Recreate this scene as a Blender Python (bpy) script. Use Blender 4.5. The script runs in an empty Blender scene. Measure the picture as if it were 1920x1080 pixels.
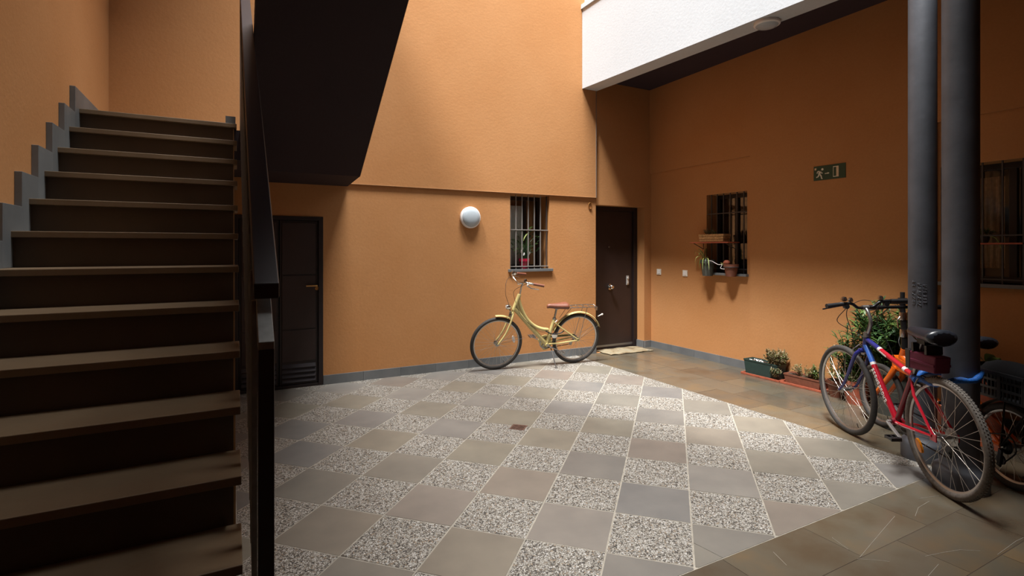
import bpy, math, random
from mathutils import Matrix, Vector
random.seed(7)
D = bpy.data; S = bpy.context.scene; COL = S.collection
PI = math.pi

# ---------------------------------------------------------------- camera, world, light, exposure
cam_d = D.cameras.new('camera'); cam = D.objects.new('camera', cam_d); COL.objects.link(cam)
cam_d.sensor_width = 36; cam_d.lens = 985/1920*36; cam_d.shift_y = -74/1920; cam_d.clip_start = 0.05
cam.location = (0, 0, 1.453); cam.rotation_euler = (PI/2, 0, math.radians(-28))
S.camera = cam
W = D.worlds.new('sky'); S.world = W; W.use_nodes = True
W.node_tree.nodes['Background'].inputs[0].default_value = (0.80, 0.90, 1.0, 1)
W.node_tree.nodes['Background'].inputs[1].default_value = 0.35
sun_d = D.lights.new('sun', 'SUN'); sun_d.energy = 7.3; sun_d.angle = math.radians(9); sun_d.color = (1.0, 0.985, 0.96)   # hazy sun falling down the patio
sun = D.objects.new('sun', sun_d); COL.objects.link(sun); sun.location = (0, 2, 12)
sun.rotation_euler = Vector((.465, .21, -1)).to_track_quat('-Z', 'Y').to_euler()
sky_d = D.lights.new('overhead_sky_fill', 'AREA'); sky_d.shape = 'RECTANGLE'; sky_d.size = 4.2; sky_d.size_y = 3.0; sky_d.energy = 3500; sky_d.color = (1.0, .985, .955)
sky = D.objects.new('overhead_sky_fill', sky_d); COL.objects.link(sky); sky.location = (2.6, 2.5, 14.0)     # added area lamp standing in for the overhead sky, lifts the floor
S.view_settings.view_transform = 'Standard'; S.view_settings.look = 'None'
S.view_settings.exposure = 0.0; S.view_settings.gamma = 1.0; S.view_settings.use_curve_mapping = False

# ---------------------------------------------------------------- materials
def lin(c): return tuple((x/255/12.92 if x/255 <= .04045 else ((x/255+.055)/1.055)**2.4) for x in c) + (1,)
class Mat:
    def __init__(s, name, rough=.6, metal=0, spec=.5):
        s.m = D.materials.new(name); s.m.use_nodes = True; s.t = s.m.node_tree; s.N = s.t.nodes; s.L = s.t.links
        s.p = s.N['Principled BSDF']; s.p.inputs['Roughness'].default_value = rough
        s.p.inputs['Metallic'].default_value = metal; s.p.inputs['Specular IOR Level'].default_value = spec
        s.geo = s.N.new('ShaderNodeNewGeometry')
    def n(s, t, **k):
        x = s.N.new(t)
        for a, b in k.items():
            if a in x.inputs.keys(): x.inputs[a].default_value = b
            else: setattr(x, a, b)
        return x
    def noise(s, scale, detail=4, vec=None, rough=.55):
        x = s.n('ShaderNodeTexNoise', Scale=scale, Detail=detail, Roughness=rough)
        s.L.new(vec or s.geo.outputs['Position'], x.inputs['Vector']); return x.outputs['Fac']
    def ramp(s, fac, stops, interp='LINEAR'):
        r = s.n('ShaderNodeValToRGB'); r.color_ramp.interpolation = interp; e = r.color_ramp.elements
        while len(e) < len(stops): e.new(.5)
        for k, (p, c) in enumerate(stops): e[k].position = p; e[k].color = lin(c)
        s.L.new(fac, r.inputs[0]); return r.outputs[0]
    def mix(s, fac, a, b, mode='MIX'):
        x = s.n('ShaderNodeMix', data_type='RGBA', blend_type=mode)
        for v, i in ((fac, 0), (a, 6), (b, 7)):
            if isinstance(v, (int, float, tuple)): x.inputs[i].default_value = v
            else: s.L.new(v, x.inputs[i])
        return x.outputs[2]
    def color(s, c):
        if isinstance(c, tuple): s.p.inputs['Base Color'].default_value = lin(c)
        else: s.L.new(c, s.p.inputs['Base Color'])
        return s
    def bump(s, fac, strength=.2, dist=.01):
        b = s.n('ShaderNodeBump', Strength=strength, Distance=dist); s.L.new(fac, b.inputs['Height'])
        s.L.new(b.outputs[0], s.p.inputs['Normal']); return s
    def rnd(s): return s.n('ShaderNodeObjectInfo').outputs['Random']
def plain(name, c, rough=.5, metal=0, var=.0, scale=30, bump=0, spec=.5):
    m = Mat(name, rough, metal, spec)
    if var:
        a = tuple(max(0, x*(1-var)) for x in c); b = tuple(min(255, x*(1+var)) for x in c)
        m.color(m.ramp(m.noise(scale), [(.3, a), (.7, b)]))
    else: m.color(c)
    if bump: m.bump(m.noise(scale*3), bump, .004)
    return m.m
def plaster(name, c1, c2, scale=1.1):
    m = Mat(name, .82, spec=.25)
    base = m.ramp(m.noise(scale, 5), [(.3, c1), (.7, c2)])
    fine = m.ramp(m.noise(55, 4), [(.25, (246, 246, 246)), (.7, (255, 255, 255))])
    m.color(m.mix(1.0, base, fine, 'MULTIPLY'))
    m.bump(m.noise(38, 6), .18, .008); return m.m
M = {}
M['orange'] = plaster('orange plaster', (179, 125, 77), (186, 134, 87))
M['orange_line'] = plaster('orange plaster lit copy', (186, 140, 98), (192, 148, 106))  # lighter copy of the orange plaster, edge highlight put into the colour
M['white'] = plaster('white plaster', (192, 197, 202), (198, 203, 208))
M['ceiling'] = plaster('aubergine paint', (58, 46, 52), (64, 51, 56))
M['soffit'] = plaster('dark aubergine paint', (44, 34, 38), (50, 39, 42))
M['trim_metal'] = plain('dull zinc profile', (150, 148, 146), .45, .6)
M['black_void'] = plain('dark interior', (26, 22, 20), .8)
m = Mat('slate slab polished', .26)
r1 = m.ramp(m.noise(2.2, 6), [(.32, (92, 82, 69)), (.5, (101, 96, 86)), (.68, (113, 99, 80))])
r2 = m.ramp(m.rnd(), [(0, (214, 208, 202)), (.35, (236, 230, 220)), (.65, (222, 226, 226)), (1, (248, 240, 226))])
m.color(m.mix(1.0, r1, r2, 'MULTIPLY'))
m.L.new(m.ramp(m.noise(6, 5), [(.3, (104, 104, 104)), (.7, (140, 140, 140))]), m.p.inputs['Roughness'])
m.bump(m.noise(5, 6), .03, .01); M['slate'] = m.m
m = Mat('grey sandstone tile', .42)
r1 = m.ramp(m.noise(3.5, 6), [(.3, (116, 113, 109)), (.7, (131, 127, 121))])
r2 = m.ramp(m.rnd(), [(0, (226, 228, 232)), (.3, (246, 246, 246)), (.5, (240, 230, 224)), (.75, (240, 237, 224)), (1, (222, 222, 224))])
m.color(m.mix(1.0, r1, r2, 'MULTIPLY')); m.bump(m.noise(14, 6), .12, .006); M['stone'] = m.m
m = Mat('exposed pebble tile', .5)
v = m.n('ShaderNodeTexVoronoi', Scale=135.0, Randomness=1.0); m.L.new(m.geo.outputs['Position'], v.inputs['Vector'])
sep = m.n('ShaderNodeSeparateColor'); m.L.new(v.outputs['Color'], sep.inputs[0])
c = m.ramp(sep.outputs[0], [(0, (70, 68, 65)), (.12, (108, 103, 96)), (.28, (146, 141, 133)), (.5, (168, 165, 157)), (.78, (190, 188, 184)), (.94, (146, 130, 112))], 'CONSTANT')
v2 = m.n('ShaderNodeTexVoronoi', Scale=135.0, feature='DISTANCE_TO_EDGE'); m.L.new(m.geo.outputs['Position'], v2.inputs['Vector'])
e = m.ramp(v2.outputs['Distance'], [(.02, (130, 124, 116)), (.14, (255, 255, 255))])
m.color(m.mix(1.0, c, e, 'MULTIPLY')); m.bump(v2.outputs['Distance'], .7, .006); M['pebble'] = m.m
M['grout'] = plain('pale floor grout', (146, 140, 129), .8, var=.1, scale=20)
m = Mat('grey skirting stone', .45); m.color(m.mix(1.0, m.ramp(m.noise(4, 5), [(.3, (100, 103, 105)), (.7, (118, 120, 121))]), m.ramp(m.rnd(), [(0, (225, 225, 225)), (1, (255, 255, 255))]), 'MULTIPLY')); M['skirt'] = m.m
m = Mat('brown slate stair', .5)
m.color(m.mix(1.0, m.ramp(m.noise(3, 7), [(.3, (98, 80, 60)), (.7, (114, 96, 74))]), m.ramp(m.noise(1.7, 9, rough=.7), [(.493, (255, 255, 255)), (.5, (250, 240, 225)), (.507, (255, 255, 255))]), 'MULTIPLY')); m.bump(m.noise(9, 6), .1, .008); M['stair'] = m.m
m = Mat('shaded riser slate and bedding', .6); m.color(m.ramp(m.noise(3, 7), [(.3, (62, 50, 38)), (.7, (74, 60, 47))])); M['riser'] = m.m  # stair slate darkened for the shade on risers; also the dark walkway bedding
M['rail'] = plain('aubergine enamel', (34, 25, 29), .42, var=.06)
M['bar_grey'] = plain('grey bar and lit rail paint', (112, 112, 110), .4, .2, var=.08)  # baluster grey; on the dark top rail it paints in light from above
M['door'] = plain('brown door veneer', (48, 34, 31), .45, var=.06, scale=8)
M['door_frame'] = plain('dark brown steel', (34, 25, 25), .42, var=.05)
M['iron'] = plain('cast iron grey paint', (84, 87, 94), .55, .1, var=.1, scale=5, bump=.3)
M['dark_bar'] = plain('iron and shaded bar', (70, 66, 66), .5, .4)
M['light_bar'] = plain('zinc window bar', (148, 143, 138), .5, .4)
M['satin'] = plain('satin steel plate', (196, 194, 190), .4, .35)
M['chrome'] = plain('chrome', (210, 208, 204), .18, 1)
M['steel'] = plain('dull steel', (150, 148, 146), .35, .9)
M['spoke'] = plain('spoke wire', (190, 184, 176), .3, .9)
M['rim'] = plain('brushed alloy rim', (176, 172, 168), .35, .85)
M['rubber'] = plain('tyre rubber', (52, 49, 47), .75, var=.12, scale=60)
M['rubber_dusty'] = plain('dusty tyre rubber', (92, 86, 80), .8, var=.15, scale=50)
M['black'] = plain('black plastic', (26, 26, 28), .4)
M['black_metal'] = plain('black metal', (34, 33, 34), .35, .5)
M['vinyl'] = plain('black saddle vinyl', (34, 37, 44), .3)
M['yellow'] = plain('pale yellow enamel', (192, 176, 118), .3, var=.03)
M['brown_leather'] = plain('brown leather', (108, 62, 44), .5, var=.08, scale=40)
M['red'] = plain('red enamel', (178, 24, 44), .25)
M['darkred'] = plain('deep red enamel', (120, 22, 36), .3)
M['blue'] = plain('navy enamel', (40, 44, 116), .25)
M['brightblue'] = plain('light blue enamel', (60, 104, 190), .25)
M['white_paint'] = plain('white decal', (230, 226, 224), .4)
M['dark_print'] = plain('dark decal', (60, 48, 24), .5)
M['orange_paint'] = plain('orange enamel', (226, 104, 22), .3, var=.04)
M['burgundy'] = plain('burgundy nylon', (92, 16, 50), .8, var=.1, scale=80)
M['blue_sleeve'] = plain('blue cable sleeve', (22, 84, 158), .5, var=.25, scale=90, bump=.5)
M['reflector'] = plain('amber reflector', (232, 140, 30), .25)
M['clear_reflector'] = plain('clear reflector', (220, 214, 208), .2)
M['terracotta'] = plain('terracotta', (150, 76, 52), .7, var=.1, scale=25)
M['brown_plastic'] = plain('brown planter plastic', (112, 66, 48), .6, var=.08)
M['green_plastic'] = plain('dark green planter', (36, 56, 52), .5, var=.06)
M['dark_pot'] = plain('dark pot', (70, 72, 66), .6, var=.1)
M['soil'] = plain('potting soil', (58, 44, 34), .9, var=.25, scale=60, bump=.6)
def leafmat(n, a, b):
    m = Mat(n, .5); m.color(m.ramp(m.noise(9, 3), [(.35, a), (.65, b)])); m.p.inputs['Subsurface Weight'].default_value = 0; return m.m
M['leaf'] = leafmat('green leaf', (54, 80, 34), (96, 120, 56))
M['leaf_dark'] = leafmat('dark green leaf', (36, 62, 34), (66, 100, 54))
M['leaf_stripe'] = leafmat('pale striped leaf', (140, 164, 84), (190, 200, 130))
M['dry'] = leafmat('dry scrub leaf', (128, 114, 84), (166, 150, 116))
M['stem'] = plain('dry stem', (140, 116, 78), .8)
M['wicker'] = plain('wicker', (176, 138, 92), .7, var=.2, scale=70, bump=.5)
M['shelf'] = plain('red brown shelf', (158, 76, 50), .6, var=.08)
M['redpot'] = plain('crimson pot', (150, 22, 50), .35)
M['cream'] = plain('cream enamel plate', (226, 220, 208), .4)
M['brass'] = plain('brass', (190, 140, 80), .35, .8)
M['sign_green'] = plain('dark green sign', (34, 66, 48), .5)
M['sign_cream'] = plain('cream sign ink', (226, 222, 204), .5)
M['sign_tan'] = plain('tan sign ink', (214, 190, 160), .5)
M['drain'] = plain('rusty drain', (100, 76, 66), .6, .3, var=.2, scale=60)
M['curtain'] = plain('pale net curtain', (236, 236, 228), .9, var=.05)
M['curtain_tan'] = plain('tan curtain', (176, 150, 118), .9, var=.08)
m = Mat('woven doormat', .9)
m.color(m.ramp(m.noise(7, 5, rough=.6), [(.36, (84, 66, 46)), (.45, (138, 122, 94)), (.58, (152, 142, 118)), (.66, (96, 96, 88))], 'LINEAR')); m.bump(m.noise(160, 3), .8, .01); M['mat'] = m.m
m = Mat('opal glass', .22); m.color((176, 186, 194)); m.p.inputs['Transmission Weight'].default_value = 0.0; M['opal'] = m.m
m = Mat('window glass', .03); m.color((210, 225, 220))
tr = m.n('ShaderNodeBsdfTransparent'); gl = m.n('ShaderNodeBsdfGlossy', Roughness=.04); fr = m.n('ShaderNodeFresnel', IOR=1.5); mx = m.n('ShaderNodeMixShader')
m.L.new(fr.outputs[0], mx.inputs[0]); m.L.new(tr.outputs[0], mx.inputs[1]); m.L.new(gl.outputs[0], mx.inputs[2]); m.L.new(mx.outputs[0], m.N['Material Output'].inputs[0]); M['glass'] = m.m

# ---------------------------------------------------------------- helpers
class MB:
    def __init__(s): s.v = []; s.f = []; s.mi = []; s.cur = 0; s.T = None
    def add(s, vs, fs):
        o = len(s.v)
        s.v += [tuple(s.T @ Vector(p)) if s.T else tuple(p) for p in vs]
        s.f += [tuple(i+o for i in f) for f in fs]; s.mi += [s.cur]*len(fs); return s
    def box(s, x0, x1, y0, y1, z0, z1):
        return s.add([(x0,y0,z0),(x1,y0,z0),(x1,y1,z0),(x0,y1,z0),(x0,y0,z1),(x1,y0,z1),(x1,y1,z1),(x0,y1,z1)],
                     [(0,3,2,1),(4,5,6,7),(0,1,5,4),(1,2,6,5),(2,3,7,6),(3,0,4,7)])
    def bar(s, a, b, w, h, up=(0, 0, 1)):          # rectangular bar between two points
        a = Vector(a); b = Vector(b); d = (b-a).normalized(); u = Vector(up); x = d.cross(u)
        if x.length < 1e-4: x = d.cross(Vector((1, 0, 0)))
        x.normalize(); y = x.cross(d).normalized(); P = []
        for c in (a, b):
            for i, j in ((-1,-1),(1,-1),(1,1),(-1,1)): P.append(c + x*i*w/2 + y*j*h/2)
        return s.add(P, [(0,3,2,1),(4,5,6,7),(0,1,5,4),(1,2,6,5),(2,3,7,6),(3,0,4,7)])
    def tube(s, pts, r, n=8, cap=True, closed=False, sx=1.0):
        pts = [Vector(p) for p in pts]; k = len(pts); R = r if isinstance(r, (list, tuple)) else [r]*k
        P = []; prev = None
        for i, p in enumerate(pts):
            a = pts[i-1] if (i or closed) else p; b = pts[(i+1) % k] if (i < k-1 or closed) else p
            d = (b-a).normalized()
            if prev is None:
                u = Vector((0,0,1)) if abs(d.z) < .9 else Vector((0,1,0)); x = d.cross(u).normalized()
            else: x = (prev - d*prev.dot(d)).normalized()
            prev = x; y = d.cross(x)
            for j in range(n):
                t = 2*PI*j/n; P.append(p + (x*math.cos(t)*sx + y*math.sin(t))*R[i])
        F = []
        for i in range(k if closed else k-1):
            for j in range(n):
                a = i*n+j; b = i*n+(j+1) % n; c2 = ((i+1) % k)*n+(j+1) % n; d2 = ((i+1) % k)*n+j; F.append((a, b, c2, d2))
        if cap and not closed: F.append(tuple(range(n-1, -1, -1))); F.append(tuple((k-1)*n+j for j in range(n)))
        return s.add(P, F)
    def lathe(s, prof, n=32, axis='z', loop=False, c=(0, 0, 0)):     # prof: (radius, height)
        P = []; F = []; k = len(prof)
        for r, h in prof:
            for j in range(n):
                t = 2*PI*j/n; a, b = r*math.cos(t), r*math.sin(t)
                q = {'z': (a, b, h), 'y': (a, h, b), 'x': (h, a, b)}[axis]; P.append((q[0]+c[0], q[1]+c[1], q[2]+c[2]))
        for i in range(k if loop else k-1):
            for j in range(n):
                i2 = (i+1) % k; F.append((i*n+j, i*n+(j+1) % n, i2*n+(j+1) % n, i2*n+j))
        if not loop:
            if prof[0][0] > 1e-5: F.append(tuple(range(n-1, -1, -1)))
            if prof[-1][0] > 1e-5: F.append(tuple((k-1)*n+j for j in range(n)))
        return s.add(P, F)
    def prism(s, poly, f0, f1):                    # poly of 2D points, f maps (p, q) -> 3D for each cap
        k = len(poly); P = [f0(*p) for p in poly] + [f1(*p) for p in poly]
        return s.add(P, [tuple(range(k-1, -1, -1)), tuple(range(k, 2*k))] + [(i, (i+1) % k, k+(i+1) % k, k+i) for i in range(k)])
    def blade(s, base, tip, w, bend=(0, 0, 0), seg=3):
        base = Vector(base); tip = Vector(tip); bend = Vector(bend); d = tip-base
        x = d.cross(Vector((random.uniform(-.3,.3), random.uniform(-.3,.3), 1)))
        if x.length < 1e-5: x = Vector((1, 0, 0))
        x.normalize(); P = []; F = []
        for i in range(seg+1):
            t = i/seg; p = base + d*t + bend*4*t*(1-t); ww = w*math.sin(PI*min(.97, .12+.85*t))
            P += [p - x*ww/2, p + x*ww/2]
            if i: F.append((2*i-2, 2*i-1, 2*i+1, 2*i))
        return s.add(P, F)
    def build(s, name, mats, parent=None, smooth=False, loc=None, kind=None, bevel=0):
        me = D.meshes.new(name); me.from_pydata(s.v, [], s.f)
        for mm in (mats if isinstance(mats, (list, tuple)) else [mats]): me.materials.append(M[mm])
        if max(s.mi, default=0) > 0: me.polygons.foreach_set('material_index', s.mi)
        me.update(); me.validate()
        if smooth: me.polygons.foreach_set('use_smooth', [True]*len(me.polygons)); me.set_sharp_from_angle(angle=math.radians(42))
        o = D.objects.new(name, me); COL.objects.link(o)
        if parent: o.parent = parent
        if loc: o.location = loc
        if kind: o['kind'] = kind
        if bevel:
            b = o.modifiers.new('bevel', 'BEVEL'); b.width = bevel; b.segments = 2; b.limit_method = 'ANGLE'
        return o
def thing(name, label, cat, loc=(0,0,0), rotz=0, group=None):
    o = D.objects.new(name, None); COL.objects.link(o); o.empty_display_size = .1; o.location = loc; o.rotation_euler = (0,0,rotz)
    return tag(o, label, cat, group)
def tag(o, label, cat, group=None):
    o['label'] = label; o['category'] = cat
    if group: o['group'] = group
    return o
def struct(o, label=None):
    o['kind'] = 'structure'
    if label: o['label'] = label
    return o
def copy_of(src, name, parent, loc=None):
    o = src.copy(); o.name = name; COL.objects.link(o); o.parent = parent
    if loc: o.location = loc
    return o
def curve(pts, n=8):                               # Catmull-Rom through points
    pts = [Vector(p) for p in pts]; P = [pts[0]*2-pts[1]] + pts + [pts[-1]*2-pts[-2]]; out = []
    for i in range(1, len(P)-2):
        for k in range(n):
            t = k/n; a, b, c, d = P[i-1], P[i], P[i+1], P[i+2]
            out.append(.5*((2*b) + (c-a)*t + (2*a-5*b+4*c-d)*t*t + (3*b-a-3*c+d)*t**3))
    return out + [pts[-1]]
def grid_wall(mb, fmap, u0, u1, v0, v1, holes):    # rectangular wall face split round its holes; fmap box(u0,u1,v0,v1)
    us = sorted({u0, u1, *[h[0] for h in holes], *[h[1] for h in holes]}); vs = sorted({v0, v1, *[h[2] for h in holes], *[h[3] for h in holes]})
    for i in range(len(us)-1):
        for j in range(len(vs)-1):
            cu, cv = (us[i]+us[i+1])/2, (vs[j]+vs[j+1])/2
            if not any(h[0] < cu < h[1] and h[2] < cv < h[3] for h in holes): fmap(mb, us[i], us[i+1], vs[j], vs[j+1])

# ---------------------------------------------------------------- main dimensions
YB = 5.90; XR = 5.47; XL = -.985; ZTOP = 6.5; YF = 1.71; XW = 4.12; XS = .02; YREAR = -3.0

# ---------------------------------------------------------------- floor with its tiles
fl = struct(MB().box(XL-.2, XR+.2, YREAR-.2, YB+.3, -.12, -.0015).build('floor', 'grout'))
def clip(poly, a, b, c):                           # keep a*x+b*y <= c
    out = []
    for i in range(len(poly)):
        p, q = poly[i], poly[(i+1) % len(poly)]; fp = a*p[0]+b*p[1]-c; fq = a*q[0]+b*q[1]-c
        if fp <= 0: out.append(p)
        if (fp < 0) != (fq < 0) and abs(fp-fq) > 1e-9:
            t = fp/(fp-fq); out.append((p[0]+t*(q[0]-p[0]), p[1]+t*(q[1]-p[1])))
    return out
def area(p): return abs(sum(p[i][0]*p[(i+1) % len(p)][1]-p[(i+1) % len(p)][0]*p[i][1] for i in range(len(p))))/2 if len(p) > 2 else 0
def slab(poly, name, mat, parent, dz=0, th=.014):
    cx_ = sum(p[0] for p in poly)/len(poly); cy_ = sum(p[1] for p in poly)/len(poly)
    a = sum(poly[i][0]*poly[(i+1) % len(poly)][1]-poly[(i+1) % len(poly)][0]*poly[i][1] for i in range(len(poly)))
    if a < 0: poly = poly[::-1]
    mb = MB().prism([(p[0]-cx_, p[1]-cy_) for p in poly], lambda x, y: (x, y, -th), lambda x, y: (x, y, dz))
    return mb.build(name, mat, parent, loc=(cx_, cy_, 0))
T = .40; O0 = (2.4245, 2.290); r2_ = math.sqrt(.5); full = {}
for i in range(-13, 12):
    for j in range(-13, 14):
        g = .0045; cs = [(i+g/T, j+g/T), (i+1-g/T, j+g/T), (i+1-g/T, j+1-g/T), (i+g/T, j+1-g/T)]
        P = [(O0[0]+T*(a*r2_+b*r2_), O0[1]+T*(-a*r2_+b*r2_)) for a, b in cs]
        Q = P; kind = 'stone' if (i+j) % 2 == 0 else 'pebble'
        for h in ((1, 0, XW-.004), (-1, 0, -XS), (0, 1, YB-.012), (0, -1, -(YF+.004))): Q = clip(Q, *h)
        if area(Q) < .003: continue
        nm = kind + '_tile'; dz = random.uniform(-.0008, .0006)
        if abs(area(Q)-area(P)) < 1e-6:
            cx_ = sum(p[0] for p in P)/4; cy_ = sum(p[1] for p in P)/4
            if kind not in full: full[kind] = slab(P, nm, kind, fl)
            else: copy_of(full[kind], nm, fl, (cx_, cy_, dz))
        elif (i, j) == (0, -2) or (i, j) == (0, 3):      # two tiles cracked across
            (x1, y1), (x2, y2) = ((1.985, 2.02), (2.02, 1.80)) if j == -2 else ((0, 0), (1, 1))
            a, b = y2-y1, x1-x2; c0 = a*x1+b*y1; l = math.hypot(a, b)
            for sg in (1, -1):
                q = clip(Q, sg*a, sg*b, sg*c0-.0012*l)
                if area(q) > .001: slab(q, nm, kind, fl)
        else: slab(Q, nm, kind, fl)
MB().box(XW+.004, XR, -.4, YB, -.1, -.0010).box(-.2, XW+.004, -.4, YF-.004, -.1, -.0010).build('slate_bedding', 'riser', fl)
# polished slate walkways: long slabs beside the right wall, running bond across the front
for c_ in range(5):
    x0 = XW + .30*c_ + .002; x1 = min(XW+.30*(c_+1)-.002, XR)
    y = -.4 - .2*(c_ % 3)
    while y < YB:
        a, b = max(y, -.4)+.002, min(y+.6, YB+.18 if x1 < 5.34 else YB)-.002
        if b-a > .03: slab([(x0, a), (x1, a), (x1, b), (x0, b)], 'slate_slab', 'slate', fl, random.uniform(-.0006, .0004))
        y += .6
for r_ in range(7):
    y1 = YF-.30*r_-.002; y0 = y1-.296; x = .22-.6+(.30 if r_ % 2 else 0)+(0 if r_ else 0)
    while x < XW:
        a, b = max(x, -.2)+.002, min(x+.6, XW)-.002
        if b-a > .03: slab([(a, y0), (b, y0), (b, y1), (a, y1)], 'slate_slab', 'slate', fl, random.uniform(-.0006, .0004))
        x += .6
MB().box(XL, XR, YREAR, -.402, -.02, 0).build('slate_paving', 'slate', fl, kind='stuff')

# pale calcite veins running across the front slabs
for vn in [[(2.583, 1.412), (2.644, 1.369), (2.692, 1.33)], [(2.887, 1.274), (3.002, 1.248), (3.096, 1.222), (3.171, 1.172)], [(3.173, 1.542), (2.916, 1.485), (2.605, 1.414)], [(3.553, 1.72), (3.719, 1.706), (3.721, 1.656)], [(3.66, 1.547), (3.517, 1.586)], [(3.204, 1.12), (3.432, 1.128), (3.509, 1.124)], [(2.285, 1.633), (2.243, 1.536)], [(2.724, 1.191), (2.868, 1.213)], [(2.66, 1.576), (2.624, 1.478)], [(3.27, 1.49), (3.394, 1.531), (3.534, 1.54)]]:
    mb = MB()
    for a, b in zip(vn, vn[1:]): mb.bar((a[0], a[1], .0006), (b[0], b[1], .0006), .0014, .0008)
    mb.build('calcite_vein', 'grout', fl)
# ---------------------------------------------------------------- walls
fy = lambda y0, y1: (lambda mb, u0, u1, v0, v1: mb.box(u0, u1, y0, y1, v0, v1))
fx = lambda x0, x1: (lambda mb, u0, u1, v0, v1: mb.box(x0, x1, u0, u1, v0, v1))
wb = MB()
W1 = (3.11, 3.696, 1.19, 2.145); DR = (4.455, 5.337, 0, 2.062); CL = (.02, .84, 0, 1.775)
grid_wall(wb, fy(YB, YB+.35), XL, XR+.3, -.1, 4.2, [W1, DR, CL])
wb.box(1.0, 4.441, YB-.022, YB+.02, 2.163, ZTOP).box(XL, 1.0, YB-.022, YB+.02, 2.42, ZTOP)      # rendered upper wall stands proud
wb.box(XL, XR+.3, YB+.35, YB+.5, -.1, ZTOP)
struct(wb.build('wall_back', 'orange'))
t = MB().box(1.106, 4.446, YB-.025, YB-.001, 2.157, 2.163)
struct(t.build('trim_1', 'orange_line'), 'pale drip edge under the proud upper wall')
struct(MB().box(4.441, 4.449, YB-.027, YB-.001, 2.157, 3.63).build('trim_2', 'trim_metal'), 'thin vertical metal corner strip above the flat door')
wr = MB()
W2 = (4.255, 4.868, 1.145, 2.15); W3 = (1.05, 2.298, 1.165, 2.165)
grid_wall(wr, fx(XR, XR+.35), YREAR, YB, -.1, 2.58, [W2, W3])
wr.box(XR, XR+.35, YREAR, YB, 2.58, ZTOP).box(XR-.028, XR+.02, 2.324, 4.196, 0, 2.56)
wr.box(XR-.028, XR+.02, YREAR, YB, 2.56, 3.9)
struct(wr.build('wall_right', 'orange'))
struct(MB().box(XL-.3, XL, YREAR, YB+.3, -.1, ZTOP).build('wall_left', 'orange'))
struct(MB().box(XL-.3, XR+.3, YREAR-.2, YREAR, -.1, 4.0).build('wall_rear', 'orange'))
# gallery ceiling beside and in front of the patio, beams with bright faces, upper shaft walls and roof
struct(MB().box(4.40, XR+.3, YREAR-.2, YB+.2, 3.79, 4.0).build('ceiling', 'ceiling'))
struct(MB().box(XL-.3, 4.45, YREAR-.2, 1.46, 3.79, 4.0).build('ceiling_front', 'ceiling'))
zb = lambda y: 3.634-.034*(YB-y)
bm = MB().add([(4.211, 1.46, zb(1.46)), (4.455, 1.46, zb(1.46)), (4.455, YB-.022, zb(YB)), (4.211, YB-.022, zb(YB)), (4.211, 1.46, 4.715), (4.455, 1.46, 4.715), (4.455, YB-.022, 4.715), (4.211, YB-.022, 4.715)],
              [(0,3,2,1),(4,5,6,7),(0,1,5,4),(1,2,6,5),(2,3,7,6),(3,0,4,7)])
bm.box(4.19, 4.46, 1.46, YB-.022, 4.715, 4.775).box(4.25, 4.45, 1.46, YB-.022, 4.775, ZTOP)
struct(bm.build('trim_3', 'white'), 'white plastered beam and parapet over the patio edge')
struct(MB().box(XL, 4.455, 1.22, 1.46, 3.6, 4.7).build('trim_4', 'white'), 'white beam over the front edge of the patio')
# skirting: back wall, door reveal, right wall
def skirt_run(name, a, b, fixed, axis, h, step=.42, pieces='skirting_tile'):
    root = D.objects.new(name, None); COL.objects.link(root); struct(root)
    u = a
    while u < b-.01:
        e = min(u+step, b); mb = MB()
        if axis == 'x': mb.box(u+.001, e-.001, fixed-.016, fixed, 0, h)
        else: mb.box(fixed-.016, fixed, u+.001, e-.001, 0, h)
        mb.build(pieces, 'skirt', root); u = e
    return root
skirt_run('baseboard_back', .853, 4.455, YB, 'x', .098)
r = skirt_run('baseboard_right', -.4, 5.9, XR-.0, 'y', .094)
r2 = skirt_run('baseboard_corner', 5.337, XR-.016, YB, 'x', .098)
MB().box(5.321, 5.337, YB, 6.08, 0, .098).build('skirting_tile', 'skirt', r2)
r3 = skirt_run('baseboard_panel', 2.324, 4.196, XR-.028, 'y', .094)

# ---------------------------------------------------------------- closet double door under the stairs (door_1)
d1 = struct(MB().box(.805, .852, YB-.012, YB+.06, 0, 1.79).box(.0, .05, YB-.012, YB+.06, 0, 1.79).box(.05, .805, YB-.012, YB+.06, 1.75, 1.79)
            .box(.05, .805, YB-.006, YB+.05, 0, .03).build('door_1', 'door_frame', bevel=.002), 'dark metal double closet door with louvres under the stairs')
for x0, x1 in ((.055, .418), (.428, .800)):
    lf = MB().box(x0, x1, YB+.012, YB+.045, .035, 1.745).build('door_leaf', 'door_frame', d1)
    b = .022
    for z0, z1 in ((.275, .60), (.615, 1.17), (1.185, 1.72)): MB().box(x0+b, x1-b, YB+.003, YB+.013, z0, z1).build('door_panel', 'door', lf, bevel=.002)
    for k in range(4):
        z = .06+.05*k
        MB().add([(x0+b, YB-.006, z), (x1-b, YB-.006, z), (x1-b, YB+.014, z+.04), (x0+b, YB+.014, z+.04), (x0+b, YB-.002, z-.006), (x1-b, YB-.002, z-.006), (x1-b, YB+.018, z+.032), (x0+b, YB+.018, z+.032)],
                 [(0,1,2,3),(7,6,5,4),(0,4,5,1),(1,5,6,2),(2,6,7,3),(3,7,4,0)]).build('louver_slat', 'rail', lf)
MB().box(.05, .806, YB+.13, YB+.16, 0, 1.78).build('door_backing', 'black_void', d1)
MB().tube([(.79, YB+.005, 1.06), (.79, YB-.03, 1.06), (.68, YB-.03, 1.06)], .008).lathe([(.02, 0), (.02, -.006)], 16, 'y', c=(.79, YB+.006, 1.03)).build('door_handle', 'brass', d1, True)
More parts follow.
